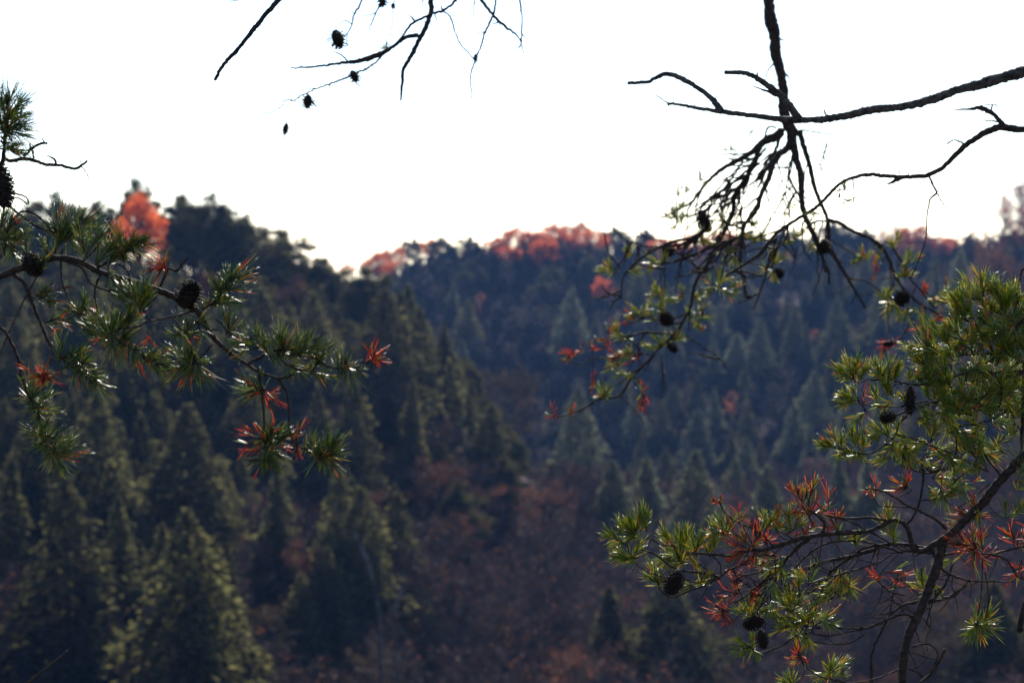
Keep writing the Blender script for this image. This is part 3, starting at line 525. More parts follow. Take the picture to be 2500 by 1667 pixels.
class Bough:
    def __init__(s, name, label, cat, depth, bark='bark', sway=.10, group=None, needle='needle', fat=1.0, nw=.00095, spurs=True):
        s.root = link(name, None); s.root.empty_display_size = .05; tag(s.root, label, cat, group)
        s.d = depth; s.fat = fat; s.old = cat == 'dead branch'; s.bark = bark; s.sway = sway; s.E = []; s.pts = []; s.own = []; s.needle = needle; s.nw = nw; s.spurs = spurs
    def near(s, x, y):
        if not s.pts: return None
        P = np.concatenate(s.pts); k = int(np.argmin((P[:, 0]-x)**2+(P[:, 1]-y)**2)); own = np.concatenate(s.own)[k]
        return P[k], int(own), math.hypot(P[k, 0]-x, P[k, 1]-y)
    def tubes(s, e, Q, r, sides):
        W = at(Q[:, 0], Q[:, 1], Q[:, 2]); tube(e['wood'], W, r*Q[:, 2]/F, sides, rough=(.035 if r[0] > 6 else .07) if sides > 4 else 0)
    def W(s, rg, wd, pts, sep=None):
        "one stem: widths in window pixels (start..end), points in window pixels"
        x0, y0, sc = RG[rg]; p = np.array(nums(pts)); X = p[:, 0]/sc+x0; Y = p[:, 1]/sc+y0; wd = np.array(list(wd), float)/sc/2*s.fat
        L = np.hypot(np.diff(X), np.diff(Y)).sum(); nb = s.near(X[0], Y[0])
        if nb and nb[2] < 30: d0 = nb[0][2]; par = nb[1]
        else: d0 = s.d+s.sway*math.sin(X[0]*.004+Y[0]*.007); par = nb[1] if nb and nb[2] < 60 else None
        d1 = d0*(1+random.uniform(-.35, .35)*L/F*(1 if s.E else .5))
        cum = np.concatenate([[0], np.cumsum(np.hypot(np.diff(X), np.diff(Y)))])/max(L, 1e-6)
        Q = catmull(np.stack([X, Y, d0+(d1-d0)*cum], -1), 5.0); n = len(Q); t = np.linspace(0, 1, n)
        Q[1:-1, :2] += rng.normal(size=(n-2, 2))*min(.7, .25+.1*wd[0]); r = np.interp(t, np.linspace(0, 1, len(wd)), wd)
        r = np.maximum(r, .55); nz = np.convolve(rng.normal(size=n+8), np.ones(9)/3, 'valid')[:n]; r = r*(1+(.05 if wd[0] > 6 else .07)*nz)*(1+.12*(rng.uniform(size=n) < .06)); r = np.maximum(r, .45)
        merge = (sep is False) or (sep is None and par is not None and (L < 55 or wd[0] < 1.1)) and par is not None
        if merge: e = s.E[par]; k = par
        else: e = {'wood': Geo(), 'needle': Geo(), 'dead': Geo(), 'len': L, 'w': wd[0]}; s.E.append(e); k = len(s.E)-1
        s.tubes(e, Q, r, 8 if wd[0] > 4 else (6 if wd[0] > 1.6 else 4)); s.pts.append(Q); s.own.append(np.full(n, k))
        if s.spurs and wd[0] > 1:
            for q in range(int(L/38)):
                i = random.randrange(1, n-1); a = random.uniform(0, 6.28); l = r[i]+random.uniform(1.5, 5.5); dx, dy = math.cos(a)*l, math.sin(a)*l; m = random.uniform(-.4, .4)*l/F*Q[i, 2]
                s.tubes(e, np.array([[Q[i, 0], Q[i, 1], Q[i, 2]], [Q[i, 0]+dx*.7, Q[i, 1]+dy*.7, Q[i, 2]+m], [Q[i, 0]+dx, Q[i, 1]+dy, Q[i, 2]+m]]), np.array([1.3, 1.0, .5])*min(1.4, .5+r[i]*.18), 4)
        return s
    def T(s, rg, spec, col_='g', n=44, spread=1.0):
        "needle tufts: x,y,angle,size per tuft in window pixels"
        x0, y0, sc = RG[rg]
        for v in nums(spec):
            x, y, a, size = v; X, Y, S = x/sc+x0, y/sc+y0, size/sc; a = R(a); ax = np.array([math.cos(a), -math.sin(a)])
            nb = s.near(X, Y)
            if nb is None: continue
            q0, own, dist = nb; e = s.E[own]; dd = q0[2]
            d1 = dd*(1+random.uniform(-.45, .45)*(dist+S*.6)/F); zc = random.uniform(-.7, .7); S *= random.uniform(.82, 1.15)
            tip = np.array([X, Y])+ax*S*.30; base = np.array([X, Y])-ax*S*.42
            sag = np.array([random.uniform(-.12, .12), random.uniform(-.05, .18)])*dist
            path = catmull(np.array([[q0[0], q0[1], dd], [(q0[0]+base[0])/2+sag[0], (q0[1]+base[1])/2+sag[1], (dd+d1)/2], [base[0], base[1], d1], [tip[0], tip[1], d1+zc*S*.5/F*d1]]), 5)
            rr = np.linspace(1.7, 1.1, len(path))*(.55 if S < 45 else 1)*min(1.3, dd/3.2)**-.3
            if dist > 4 or S > 50: s.tubes(e, path, rr, 5); s.pts.append(path); s.own.append(np.full(len(path), own))
            A = at(base[0], base[1], d1); B = at(tip[0], tip[1], d1+zc*S*.5/F*d1); axw = unit(B-A); Lm = S*.74/F*d1
            m = max(4, int(n*(.40 if col_ == 'r' else .64)*random.uniform(.7, 1.3))); tt = rng.uniform(0, 1, m); P = A+(B-A)*tt[:, None]
            rad = rand_unit(m); rad = unit(rad-(rad@axw)[:, None]*axw); op = rng.normal(.64, .26, m)*spread*(1.1-.45*tt)
            dv = unit(axw*np.cos(op)[:, None]+rad*np.sin(op)[:, None]); dv[:, 2] += .05
            dv = unit(dv); Ls = Lm*rng.uniform(.6, 1.25, m)*(.9 if col_ == 'r' else 1); wn = s.nw*min(1.25, max(.75, dd/3.3)); pick = rng.uniform(size=m) < (.80 if col_ == 'r' else .02)
            for sel, nm in ((pick, 'dead'), (~pick, 'needle')):
                if sel.sum(): s.needles(e[nm], P[sel], dv[sel], Ls[sel], axw, wn, int(sel.sum()))
    def needles(s, g, P, dv, L, axw, wd, m):
        P = np.repeat(P, 2, 0); m2 = 2*m; dv = unit(np.repeat(dv, 2, 0)+rng.normal(size=(m2, 3))*.12); L = np.repeat(L, 2)*rng.uniform(.9, 1.05, m2)
        a = unit(np.cross(dv, rand_unit(m2))); b = np.cross(dv, a); bend = (rand_unit(m2)*.14+axw*.14)*L[:, None]
        rings = []
        for t, f in ((0, .6), (.35, 1), (.75, .9)):
            c = P+dv*(L*t)[:, None]+bend*(t*t)
            for k in range(3):
                th = k*2.0944; rings.append(c+(a*math.cos(th)+b*math.sin(th))*wd*.5*f*(1.25 if k == 0 else .85))
        rings.append(P+dv*L[:, None]+bend)
        V = np.stack(rings, 1); o = (np.arange(m2)*10)[:, None]; Q, T = [], []
        for r0 in (0, 3):
            for k in range(3): Q.append(np.stack([o[:, 0]+r0+k, o[:, 0]+r0+(k+1) % 3, o[:, 0]+r0+3+(k+1) % 3, o[:, 0]+r0+3+k], -1))
        for k in range(3): T.append(np.stack([o[:, 0]+6+k, o[:, 0]+6+(k+1) % 3, o[:, 0]+9], -1))
        g.add(V.reshape(-1, 3), np.concatenate(Q), np.concatenate(T))
    def mass(s, rg, poly, n, angs, size, col_='g', dens=40):
        "tufts spread through the part of the crown inside a polygon"
        P = np.array(nums(poly)); x0, y0 = P.min(0); x1, y1 = P.max(0); k = 0; out = []
        while k < n:
            x, y = random.uniform(x0, x1), random.uniform(y0, y1); c = False; j = len(P)-1
            for i in range(len(P)):
                if (P[i, 1] > y) != (P[j, 1] > y) and x < (P[j, 0]-P[i, 0])*(y-P[i, 1])/(P[j, 1]-P[i, 1])+P[i, 0]: c = not c
                j = i
            if c: out.append('%f,%f,%f,%f' % (x, y, random.uniform(*angs), random.uniform(*size))); k += 1
        for o in out: s.T(rg, o, col_, dens)
    def fan(s, rg, box, n, ang, length, wd):
        "fine side twigs growing from the stems inside a window box"
        x0, y0, sc = RG[rg]; P = np.concatenate(s.pts); X = (P[:, 0]-x0)*sc; Y = (P[:, 1]-y0)*sc; ok = np.where((X > box[0]) & (X < box[2]) & (Y > box[1]) & (Y < box[3]))[0]
        for q in range(n):
            i = random.choice(ok); a = R(random.gauss(*ang)); L = random.uniform(*length); p = [X[i], Y[i]]; out = ['%f,%f' % tuple(p)]
            for k in range(4): a += random.gauss(0, .22); p = [p[0]+math.cos(a)*L/4, p[1]-math.sin(a)*L/4]; out.append('%f,%f' % tuple(p))
            s.W(rg, (wd, wd*.5), ' '.join(out), False)
    def C(s, rg, x, y, wd, ht, ang):
        "a pine cone centred on x,y; ang = picture direction from its stalk to its tip"
        x0, y0, sc = RG[rg]; X, Y = x/sc+x0, y/sc+y0; q, own, dist = s.near(X, Y); d = q[2]-.4*wd/sc/F*q[2]; a = R(ang); H = ht/sc
        b = np.array([X-math.cos(a)*H/2, Y+math.sin(a)*H/2]); p = at(b[0], b[1], d); t = at(X+math.cos(a)*H/2, Y-math.sin(a)*H/2, d+random.uniform(-.3, .3)*H/F*d)
        path = catmull(np.array([[q[0], q[1], q[2]], [(q[0]+b[0])/2+1, (q[1]+b[1])/2, (q[2]+d)/2], [b[0], b[1], d]]), 4); s.tubes(s.E[own], path, np.full(len(path), 1.6), 5)
        o = link('pine_cone', OLD if s.old else CONE, s.root); o.location = p; v = Vector(t-p); o.rotation_euler = v.to_track_quat('Z', 'Y').to_euler()
        k = wd/sc/F*d/.52; o.scale = (k, k, v.length)
    def done(s):
        names = {}
        for k, e in enumerate(s.E):
            o = e['wood'].build('limb' if e['w'] > 7 else 'branch', [M[s.bark]], s.root, smooth=True)
            e['needle'].build('needles', [M[s.needle]], o); e['dead'].build('dead_needles', [M['needle_red']], o)

# --- left bough
b = Bough('pine_branch', 'long green needled pine branch with dark cones reaching in from the left', 'pine branch', 3.05, needle='needle_dark', fat=1.1)
b.W(1, (42, 40, 36, 34, 34), '-900,1500 -400,1290 -120,1210 0,1165 120,1115 200,1085 330,1058 450,1078 520,1110 600,1150 750,1190 900,1240 1020,1290 1120,1360')
b.W(2, (34, 28, 22, 16, 10), '1120,360 1150,400 1220,520 1330,620 1420,680 1500,730 1620,760 1690,735')
b.W(1, (30, 26, 18), '-500,1100 -150,900 -20,700 0,560 20,470 35,330 45,220 38,120')
b.T(1, '40,330,60,190 50,250,40,190 45,200,80,190 60,310,10,190 60,260,20,190 30,330,120,180 70,210,50,180 20,200,110,170 70,330,-20,170 30,430,0,140 60,420,-30,150', 'g', 60)
b.W(1, (20, 20, 18, 16, 12), '15,480 60,500 130,490 200,500 260,520 340,525 430,545 470,525 500,500'); b.W(1, (8, 6, 3), '470,535 500,575 512,600 525,635'); b.W(1, (14, 12, 6), '320,520 310,490 270,468'); b.W(1, (6, 4), '465,510 452,488')
b.W(1, (18, 16, 14), '140,470 180,430 240,400 272,400'); b.W(1, (9, 8), '255,395 240,372'); b.W(1, (12, 8), '195,485 185,440 168,405')
b.W(1, (12, 9), '10,700 50,690 100,690 150,710 165,750'); b.W(1, (9, 7), '30,730 60,720 110,715 160,750')
b.C(1, 14, 645, 125, 270, -80)
b.W(1, (16, 14, 10), '-100,640 0,700 40,740 100,800 200,870 290,905 330,912 420,900 450,880'); b.W(1, (14, 12, 8), '-20,900 40,870 120,795 190,800 250,850 295,900')
b.T(1, '340,900,100,240 350,895,75,240 400,895,55,230 430,890,25,230 400,905,-10,220 450,885,45,230 380,910,-50,200 330,905,140,170 440,895,-30,200', 'g', 34); b.T(1, '470,810,60,90', 'r', 8)
b.W(1, (16, 12), '-100,1020 0,1045 30,1000 40,900 90,850'); b.T(1, '40,930,20,160 40,960,-30,160 30,900,120,150 60,1010,-60,150 50,880,60,150 20,1000,190,150 70,950,0,160 10,860,80,140', 'g', 40); b.T(1, '90,880,80,80', 'r', 14)
b.C(1, 195, 1095, 120, 150, -60); b.T(1, '240,1100,70,110 150,1060,110,100', 'g', 30)
b.W(2, (22, 20, 16, 14, 10), '60,150 140,220 180,320 230,440 280,550 340,630 410,690 470,720 540,770'); b.T(2, '350,610,80,130 410,660,40,150 440,680,-60,170 480,720,-20,170 520,750,-50,160 460,700,60,150 370,640,0,140 520,760,-30,150 430,620,30,120', 'g', 40); b.T(2, '400,630,10,90', 'r', 10)
b.W(2, (18, 18, 16, 14, 8), '-500,200 -200,360 0,470 50,530 100,640 120,740 160,850 210,930 230,1010 260,1120 330,1200 400,1200')
b.T(2, '180,880,100,150 200,900,150,150 220,940,0,160 225,960,-30,170 190,860,60,130 230,900,40,130 215,980,-110,120 240,1080,110,140 250,1090,170,150 265,1120,20,160 300,1160,-20,160 330,1190,0,170 320,1200,-70,170 300,1180,-110,150 260,1140,200,140 350,1160,40,150 250,1050,60,100', 'g', 42)
b.W(2, (9, 7, 5), '210,180 130,330 40,520 0,620'); b.W(2, (9, 7), '-60,405 0,415 80,430')
b.W(1, (12, 10, 8), '355,1010 350,1150 370,1240 410,1320 450,1380'); b.T(1, '450,1370,40,130 460,1380,-20,130 440,1370,160,120 480,1330,80,110', 'g', 30); b.T(1, '480,1370,10,110 520,1370,-60,90', 'r', 16)
b.W(1, (16, 14, 10), '250,1010 330,1060 460,1110 520,1200 600,1240 660,1245'); b.W(1, (14, 12, 9), '575,1150 545,1250 560,1370 590,1440'); b.T(1, '560,1390,-40,130 570,1400,-110,130', 'g', 30)
b.W(1, (18, 14, 8), '560,1110 650,1060 720,1010 800,970'); b.T(1, '700,1010,100,170 740,995,60,150 790,975,30,120 800,970,-15,130 760,1000,-40,120 680,1040,120,140 640,1060,70,150 700,1030,-60,120', 'g', 44)
b.W(1, (10, 8), '630,1150 680,1260 730,1340'); b.W(1, (9, 7), '680,1090 730,1130 755,1180'); b.T(1, '640,1170,-70,120 710,1290,150,110', 'g', 34)
b.T(1, '560,1030,90,190 520,1000,60,190 480,1000,110,160 600,1040,50,160 260,1000,120,120 330,1000,70,150 150,1000,100,120', 'g', 30)
b.W(1, (14, 16, 14, 12), '830,1350 900,1260 950,1150 962,1115 930,1095'); b.W(1, (12, 14, 12, 10), '960,1115 1020,1130 1040,1095 1078,1050'); b.T(1, '930,1095,120,120 915,1090,160,120 905,1110,200,130 920,1130,240,110 950,1130,100,90', 'r', 26); b.T(1, '940,1100,70,90', 'g', 12)
b.W(1, (14, 11, 8), '1160,1350 1230,1310 1290,1240 1330,1180'); b.T(1, '1300,1220,80,160 1320,1190,50,160 1330,1190,20,170 1290,1240,0,170 1260,1290,-20,170 1300,1210,110,150 1250,1260,100,140 1330,1180,80,150', 'g', 38)
b.C(1, 1085, 1265, 150, 175, 60)
b.W(2, (11, 10, 10), '1110,375 1000,405 900,425 860,430'); b.W(2, (9, 8), '860,430 830,380 810,330'); b.W(2, (11, 9, 9), '860,430 800,460 740,470 680,480 620,505')
b.T(2, '800,320,95,160 780,310,125,160 820,310,70,150 760,310,150,140 830,320,80,140', 'g', 50); b.T(2, '1240,330,20,120 1190,350,30,110', 'g', 26)
b.W(2, (12, 12, 10, 8), '560,470 620,510 700,560 800,610 880,670 960,690'); b.W(2, (6, 5), '840,470 865,560'); b.T(2, '850,520,-80,100', 'r', 12)
b.T(2, '620,505,130,200 600,500,100,180 640,500,80,180 600,520,170,170 680,470,60,170 720,440,40,150 740,420,80,140 640,530,-80,150 700,560,-100,150 760,590,-70,150 820,620,-40,150 880,660,-20,160 900,670,-70,150 870,640,40,140 700,540,50,140 530,480,140,140 900,650,30,130 480,430,120,120', 'g', 40); b.T(2, '720,545,-30,110 600,520,190,100 820,650,-90,90 680,600,-90,80', 'r', 14)
b.T(2, '220,290,20,130 250,300,-20,130 240,270,70,120 290,310,-40,110 360,430,-10,140 300,430,20,110', 'g', 30); b.T(2, '240,280,170,110 330,250,20,110 330,480,200,110', 'r', 15)
b.W(2, (9, 8, 8), '1220,565 1160,630 1110,670 1070,710'); b.T(2, '1100,670,-90,210 1090,680,-120,190 1120,670,-60,190 1100,680,-100,200 1080,660,160,180 1070,650,120,150 1130,650,0,130 1060,690,200,160 1100,640,100,120', 'g', 34)
b.W(2, (8, 8), '1010,430 1060,520 1110,500 1250,480'); b.T(2, '1050,510,180,130 1080,500,100,130 1060,520,-60,130 1100,470,40,130 1150,480,-70,120 1040,450,120,130', 'g', 26); b.T(2, '1000,510,170,90 1110,520,-50,90', 'r', 14)
b.W(2, (10, 9, 8), '1240,420 1290,470 1350,520 1430,530 1540,550'); b.T(2, '1310,460,80,120 1340,480,20,120 1400,540,200,120 1460,540,60,110 1500,550,120,120 1290,420,110,110 1430,570,160,140 1420,600,200,130', 'g', 30)
b.W(2, (16, 16, 14, 12, 10), '1420,680 1490,640 1590,600 1720,600 1800,640 1880,690 1960,700 2080,690 2140,650')
b.T(2, '1540,600,110,120 1600,590,80,140 1650,580,60,140 1700,590,60,150 1740,590,70,150 1760,600,30,150 1800,630,40,140 1840,650,60,130 1640,620,-20,130 1560,620,-60,110 1700,620,10,130 1620,560,110,110', 'g', 40)
b.T(2, '1940,690,95,170 1960,700,-90,150 1980,700,90,140 2000,700,-70,140 1970,690,80,160 2030,700,10,90 2050,710,-20,90', 'g', 20); b.T(2, '2140,650,80,160 2150,650,20,150 2160,655,-15,110 2140,640,110,120', 'r', 28)
b.W(2, (10, 9, 8), '1590,610 1640,680 1720,710 1800,720 1890,740'); b.T(2, '1700,710,-40,130 1760,710,20,130 1820,730,-40,130 1860,735,-10,130 1800,700,60,110 1680,700,-110,110', 'g', 34)
b.W(2, (14, 13, 12, 12, 8), '1480,700 1495,800 1510,900 1515,1000 1515,1100 1530,1240'); b.T(2, '1470,810,160,170 1460,830,190,170 1450,800,140,130 1470,840,220,130 1500,800,100,100', 'g', 34); b.T(2, '1540,850,-50,140 1530,880,-70,130 1550,840,0,90', 'r', 20)
b.W(2, (14, 13, 13, 12, 8), '1600,770 1650,860 1660,1000 1665,1080 1720,1150 1800,1180 1870,1210'); b.W(2, (9, 8), '1665,1080 1600,1100 1530,1112')
b.T(2, '1480,1100,170,170 1470,1120,200,170 1490,1080,150,150 1480,1150,220,150 1590,1160,10,120 1700,1090,60,120 1700,1150,-90,140 1560,1060,80,110', 'r', 26)
b.T(2, '1540,1100,70,140 1560,1090,20,140 1530,1150,30,140 1530,1190,-60,140 1520,1200,-110,140 1560,1180,-20,140 1620,1110,40,120 1800,1170,110,120 1850,1190,60,160 1870,1190,30,160 1880,1200,0,160 1870,1210,-40,160 1840,1200,-80,150 1820,1190,-100,140 1760,1160,60,120 1500,1230,190,120 1560,1240,-40,110 1880,1180,50,140', 'g', 38)
b.T(2, '330,735,180,60', 'r', 10); b.W(2, (6, 5), '410,755 340,740 280,740 240,742'); b.T(2, '250,740,170,150 250,740,120,120 260,740,70,110 250,750,230,130 270,745,-60,110 240,740,200,130', 'r', 26)
b.done()
b = Bough('broken_twig', 'short thin bare twig poking up at the bottom left corner', 'twig', 2.9)
b.W(8, (11, 10, 8, 7), '-40,1160 30,1105 105,1045 150,1010 200,970 235,945 258,922'); b.done()

# --- dead twigs hanging at the top
b = Bough('bare_stick', 'straight bare stick slanting down from the top edge, left of the cone twigs', 'branch', 3.9, spurs=False)
b.W(3, (36, 34, 32, 26, 20), '900,-500 620,-200 440,-15 340,95 200,270 110,370 58,460'); b.W(3, (8, 6), '310,135 322,150'); b.done()
b = Bough('dead_branch', 'dead twiggy branch with ragged cones hanging from the top, left of centre', 'dead branch', 4.9, bark='bark', fat=1.15, nw=.00095)
b.W(3, (60, 46, 40, 28, 26, 10), '1330,-900 1310,-400 1300,-20 1300,60 1270,160 1235,220 1190,310 1140,400 1135,450 1125,578')
b.W(3, (22, 20, 26, 16, 12, 7), '1225,205 1170,210 1110,245 1050,290 960,330 880,352 820,358 710,375 600,387 495,393'); b.W(3, (10, 5), '820,352 790,320 742,295'); b.W(3, (4, 2), '560,382 535,355'); b.W(3, (3, 2), '703,372 703,345')
b.W(3, (26, 22, 14, 12, 10, 8, 4), '1900,-500 1600,-150 1460,-15 1390,50 1310,80 1220,120 1160,170 1120,230 1040,300 960,375 850,430 740,475 640,510 540,560 520,575 460,578 440,610 380,648 320,645')
b.W(3, (12, 5), '1210,125 1175,90'); b.W(3, (8, 3), '1320,85 1335,130'); b.W(3, (10, 5), '1365,60 1355,30')
b.C(3, 860, 440, 62, 74, -60); b.W(3, (10, 4), '860,465 885,490 915,488'); b.C(3, 590, 585, 66, 80, -100); b.W(3, (14, 6), '605,575 625,598 645,612')
b.W(3, (14, 11, 9, 6), '960,-260 905,-10 860,80 845,140 820,190 790,215'); b.C(3, 765, 228, 92, 115, -70); b.W(3, (6, 3), '845,140 800,120 760,170'); b.W(3, (5, 3), '860,80 830,60'); b.W(3, (5, 3), '820,200 815,260 830,265')
b.W(3, (14, 10, 5), '1060,-240 1020,-60 1010,20 985,70 960,130 942,180', True); b.C(3, 1020, 12, 50, 60, -95); b.W(3, (6, 3), '985,75 930,92 890,80'); b.W(3, (5, 3), '1090,-60 1085,20 1080,50 1078,140 1050,240'); b.C(3, 1082, 36, 28, 34, -90)
b.W(3, (3, 2), '500,562 478,640 468,705'); b.C(3, 464, 742, 42, 66, -100); b.W(3, (7, 5), '462,765 448,795')
b.W(3, (9, 7, 6), '1370,65 1410,100 1435,180 1465,250 1495,285 1550,345'); b.W(3, (14, 12, 10, 8, 3), '1720,-300 1675,-10 1655,90 1610,185 1585,270 1555,340 1528,420 1525,470 1535,560 1535,620'); b.C(3, 1555, 335, 28, 46, -90); b.W(3, (6, 2), '1555,360 1585,418'); b.W(3, (7, 3), '1610,185 1565,187')
b.W(3, (26, 20, 16, 14, 5), '1350,-320 1580,-10 1660,95 1720,150 1780,195 1815,245 1830,310'); b.W(3, (5, 2), '1820,195 1855,225 1890,262'); b.W(3, (12, 10, 9), '1790,-250 1808,-10 1820,80 1820,180 1815,262'); b.W(3, (8, 3), '1813,265 1788,288'); b.W(3, (8, 5), '1690,130 1645,140')
b.W(3, (8, 3), '1555,-60 1550,0 1540,100'); b.W(3, (4, 2), '960,375 1000,415 1055,438'); b.W(3, (5, 2), '640,510 610,508 550,530 540,570'); b.W(3, (5, 2), '720,485 690,540'); b.W(3, (4, 2), '520,575 500,615')
b.T(3, '1040,275,100,60 1030,280,150,60', 'g', 14); b.T(3, '160,8,20,50 180,5,160,50', 'g', 6); b.T(3, '1250,15,80,50', 'g', 6)
b.done()

# --- big bare limb at upper right
b = Bough('bare_limb', 'thick smooth grey bare limb with two curved prongs crossing the sky at upper right', 'branch', 4.5, bark='bark_bare')
b.W(4, (130, 105, 90, 80, 76, 68, 62, 50, 50, 46, 42, 34, 26, 16), '3600,-300 2900,180 2600,330 2360,410 2230,445 2080,490 1960,520 1780,585 1600,620 1480,630 1330,665 1200,685 1080,690 960,685 800,665 640,645 560,635 440,615 340,597 305,600')
b.W(4, (10, 5), '320,598 280,575 235,545'); b.W(4, (6, 3), '340,592 342,545'); b.W(4, (7, 3), '315,600 305,620')
b.W(4, (40, 32, 30, 28, 22, 20), '620,645 560,570 500,520 420,470 340,432 280,428 200,468 140,475 78,478')
b.W(4, (46, 42, 38, 34, 30, 27), '1065,690 1000,600 950,545 870,485 800,440 740,420 635,415'); b.W(4, (18, 12, 4), '930,550 900,535 850,515 780,490'); b.W(4, (10, 3), '822,445 818,408'); b.W(4, (14, 4), '1212,658 1200,620'); b.done()

# --- hanging spray
b = Bough('hanging_pine_branch', 'dark hanging pine branch fanning into a spray with tiny tufts and cones, right of centre', 'pine branch', 6.0, nw=.0012, sway=.12, fat=1.3)
b.W(4, (60, 54, 50, 46, 46, 56, 46, 46, 54), '840,-900 870,-400 885,-20 895,100 920,200 925,300 950,400 970,520 970,620 985,690 1010,740 1030,770')
b.W(4, (10, 4), '950,225 980,235'); b.W(4, (9, 3), '985,425 1010,455 1050,487'); b.W(4, (8, 7, 4), '910,370 880,410 865,470')
b.W(4, (34, 28, 20, 15, 12), '960,760 930,790 850,820 800,865 740,905 680,935 620,970 560,1020 520,1060 490,1100 450,1160'); b.W(4, (10, 9), '930,735 885,730 860,790 840,820')
b.W(4, (34, 26, 22, 22, 18, 14), '960,740 940,770 850,820 810,920 770,1000 720,1080 690,1130 680,1220 640,1310 590,1410 540,1500 490,1570')
b.W(5, (16, 15, 14, 13, 12, 11, 9, 6), '950,180 900,320 850,390 810,470 790,590 740,680 680,760 600,830 540,900 460,980 410,1060 370,1100 250,1120 150,1190')
b.W(4, (34, 28, 24, 20, 20, 18), '1010,760 1000,840 940,890 905,960 880,1040 840,1120 820,1200 770,1260 740,1310 730,1400 720,1500'); b.W(4, (18, 14, 10), '950,770 930,850 910,900 880,960 840,1015')
b.W(4, (38, 32, 28, 26, 22, 14), '1020,770 1040,900 1070,1010 1075,1150 1100,1250 1130,1320 1170,1400 1190,1460 1215,1560'); b.W(5, (14, 12, 8), '1500,200 1540,290 1580,380 1585,455')
b.W(4, (26, 22, 18, 18, 14, 8), '1060,750 1090,850 1120,950 1150,1080 1190,1180 1225,1270 1235,1400 1280,1500 1340,1600 1400,1700 1440,1765'); 
b.W(4, (20, 16, 16, 14), '1225,1262 1290,1280 1380,1330 1450,1360 1530,1410 1580,1500 1600,1560'); b.W(5, (14, 13, 12, 11, 9), '1850,220 1910,280 1950,370 1990,450 2040,510 2110,570 2180,610 2240,650'); b.W(5, (10, 9, 8), '1950,250 2030,370 2060,440 2100,480 2190,590')
b.W(4, (8, 6, 5), '1020,890 1000,980 985,1080 950,1170 890,1260'); b.W(4, (8, 5, 4, 3, 2.5), '1080,745 1160,762 1240,770 1350,775 1400,815 1440,850 1447,920 1440,1090'); b.W(4, (4, 2), '1240,770 1215,830 1200,880'); b.W(4, (5, 4, 3), '1120,895 1160,920 1200,980 1235,1050')
b.W(4, (12, 9, 8), '870,850 780,960 700,1030 640,1080 560,1130 500,1180 470,1210'); b.W(4, (9, 7), '800,1000 700,1020 640,1040 590,1090'); b.W(4, (9, 7), '740,920 690,1000 620,1090 540,1190 520,1230'); b.W(4, (10, 8), '760,1010 690,1090 600,1140 540,1200'); b.W(4, (8, 6), '900,880 840,930 760,1000 650,1060')
b.W(4, (7, 5), '700,1130 730,1180 730,1250 740,1300'); b.W(4, (6, 4), '1000,1000 1040,1090 1080,1150'); b.W(4, (6, 4), '1090,1130 1140,1170 1190,1190'); b.W(4, (6, 4), '880,1290 950,1300 1000,1290'); b.W(4, (10, 8), '1100,1310 1160,1270 1225,1270')
b.C(4, 518, 1275, 88, 135, -65); b.C(5, 660, 258, 76, 90, -70); b.C(5, 750, 302, 34, 40, -90); b.C(5, 650, 655, 78, 96, -50); b.C(5, 1300, 392, 56, 68, -50); b.C(5, 1560, 240, 80, 84, -80); b.C(5, 2005, 540, 86, 90, 200); b.C(5, 685, 820, 50, 72, -40); b.C(5, 1122, 528, 24, 44, -10)
b.W(5, (13, 12, 12, 10, 7), '880,140 790,190 710,205 630,235 560,270 500,310 440,370 400,420 390,540'); b.W(5, (10, 9, 8), '1150,150 1050,190 950,230 850,270 760,300 650,335 580,340'); b.W(5, (7, 6, 5), '295,165 310,240 330,290 390,370'); b.W(5, (6, 6), '340,130 370,160 420,200 480,225 560,240 600,235'); b.W(5, (6, 6), '490,150 540,190 650,205')
b.W(5, (5, 4), '645,290 640,380 645,470'); b.W(5, (6, 5), '740,300 730,390 700,500'); b.W(5, (10, 9, 6), '1280,190 1240,330 1210,440 1150,600'); b.W(5, (8, 6), '1355,110 1310,190 1280,280'); b.W(5, (8, 8), '1100,400 1105,490 1120,530'); b.W(5, (5, 4), '1100,420 1220,405')
b.W(5, (7, 5), '1430,100 1440,250 1490,330'); b.W(5, (5, 4), '1550,340 1520,450 1490,520'); b.W(5, (6, 5), '1600,200 1670,250 1730,290 1720,340'); b.W(5, (7, 5), '1690,425 1800,440 1900,510 1950,540'); b.W(5, (4, 3), '1750,530 1780,515 1820,510'); b.W(5, (5, 4), '1965,400 1940,500 1920,600 1930,740'); b.W(5, (6, 6), '2060,640 2040,700 1990,770 1960,790')
b.W(5, (6, 4), '740,740 850,810 940,870 1010,950'); b.W(5, (4, 3), '610,840 630,950 620,1120'); b.W(5, (4, 3), '380,1090 450,1160 520,1250 530,1330'); b.W(5, (8, 6), '700,745 540,735 450,745 420,760'); b.W(5, (8, 6, 4), '560,860 440,850 330,880 230,880 170,915 95,900'); b.W(5, (5, 3), '230,890 230,1000 225,1060'); b.W(5, (6, 4), '540,780 480,840 460,900 430,960')
b.W(5, (6, 4), '460,985 500,1020 515,1070'); b.W(5, (5, 3), '640,640 560,640 450,650'); b.W(5, (5, 4), '840,600 900,640 950,640'); b.W(5, (6, 5), '1400,250 1380,350 1350,420'); b.W(5, (5, 3), '1370,390 1400,420 1460,380')
b.W(5, (7, 5), '240,1125 170,1170 100,1200 0,1230'); b.W(5, (5, 4), '2130,500 2240,560 2255,460')
b.fan(4, (450, 850, 1050, 1400), 95, (235, 22), (90, 240), 10); b.fan(5, (350, 150, 1350, 900), 70, (225, 40), (80, 220), 9); b.fan(4, (950, 800, 1250, 1400), 24, (265, 25), (80, 200), 8); b.fan(5, (1700, 250, 2150, 620), 14, (250, 45), (70, 180), 5)
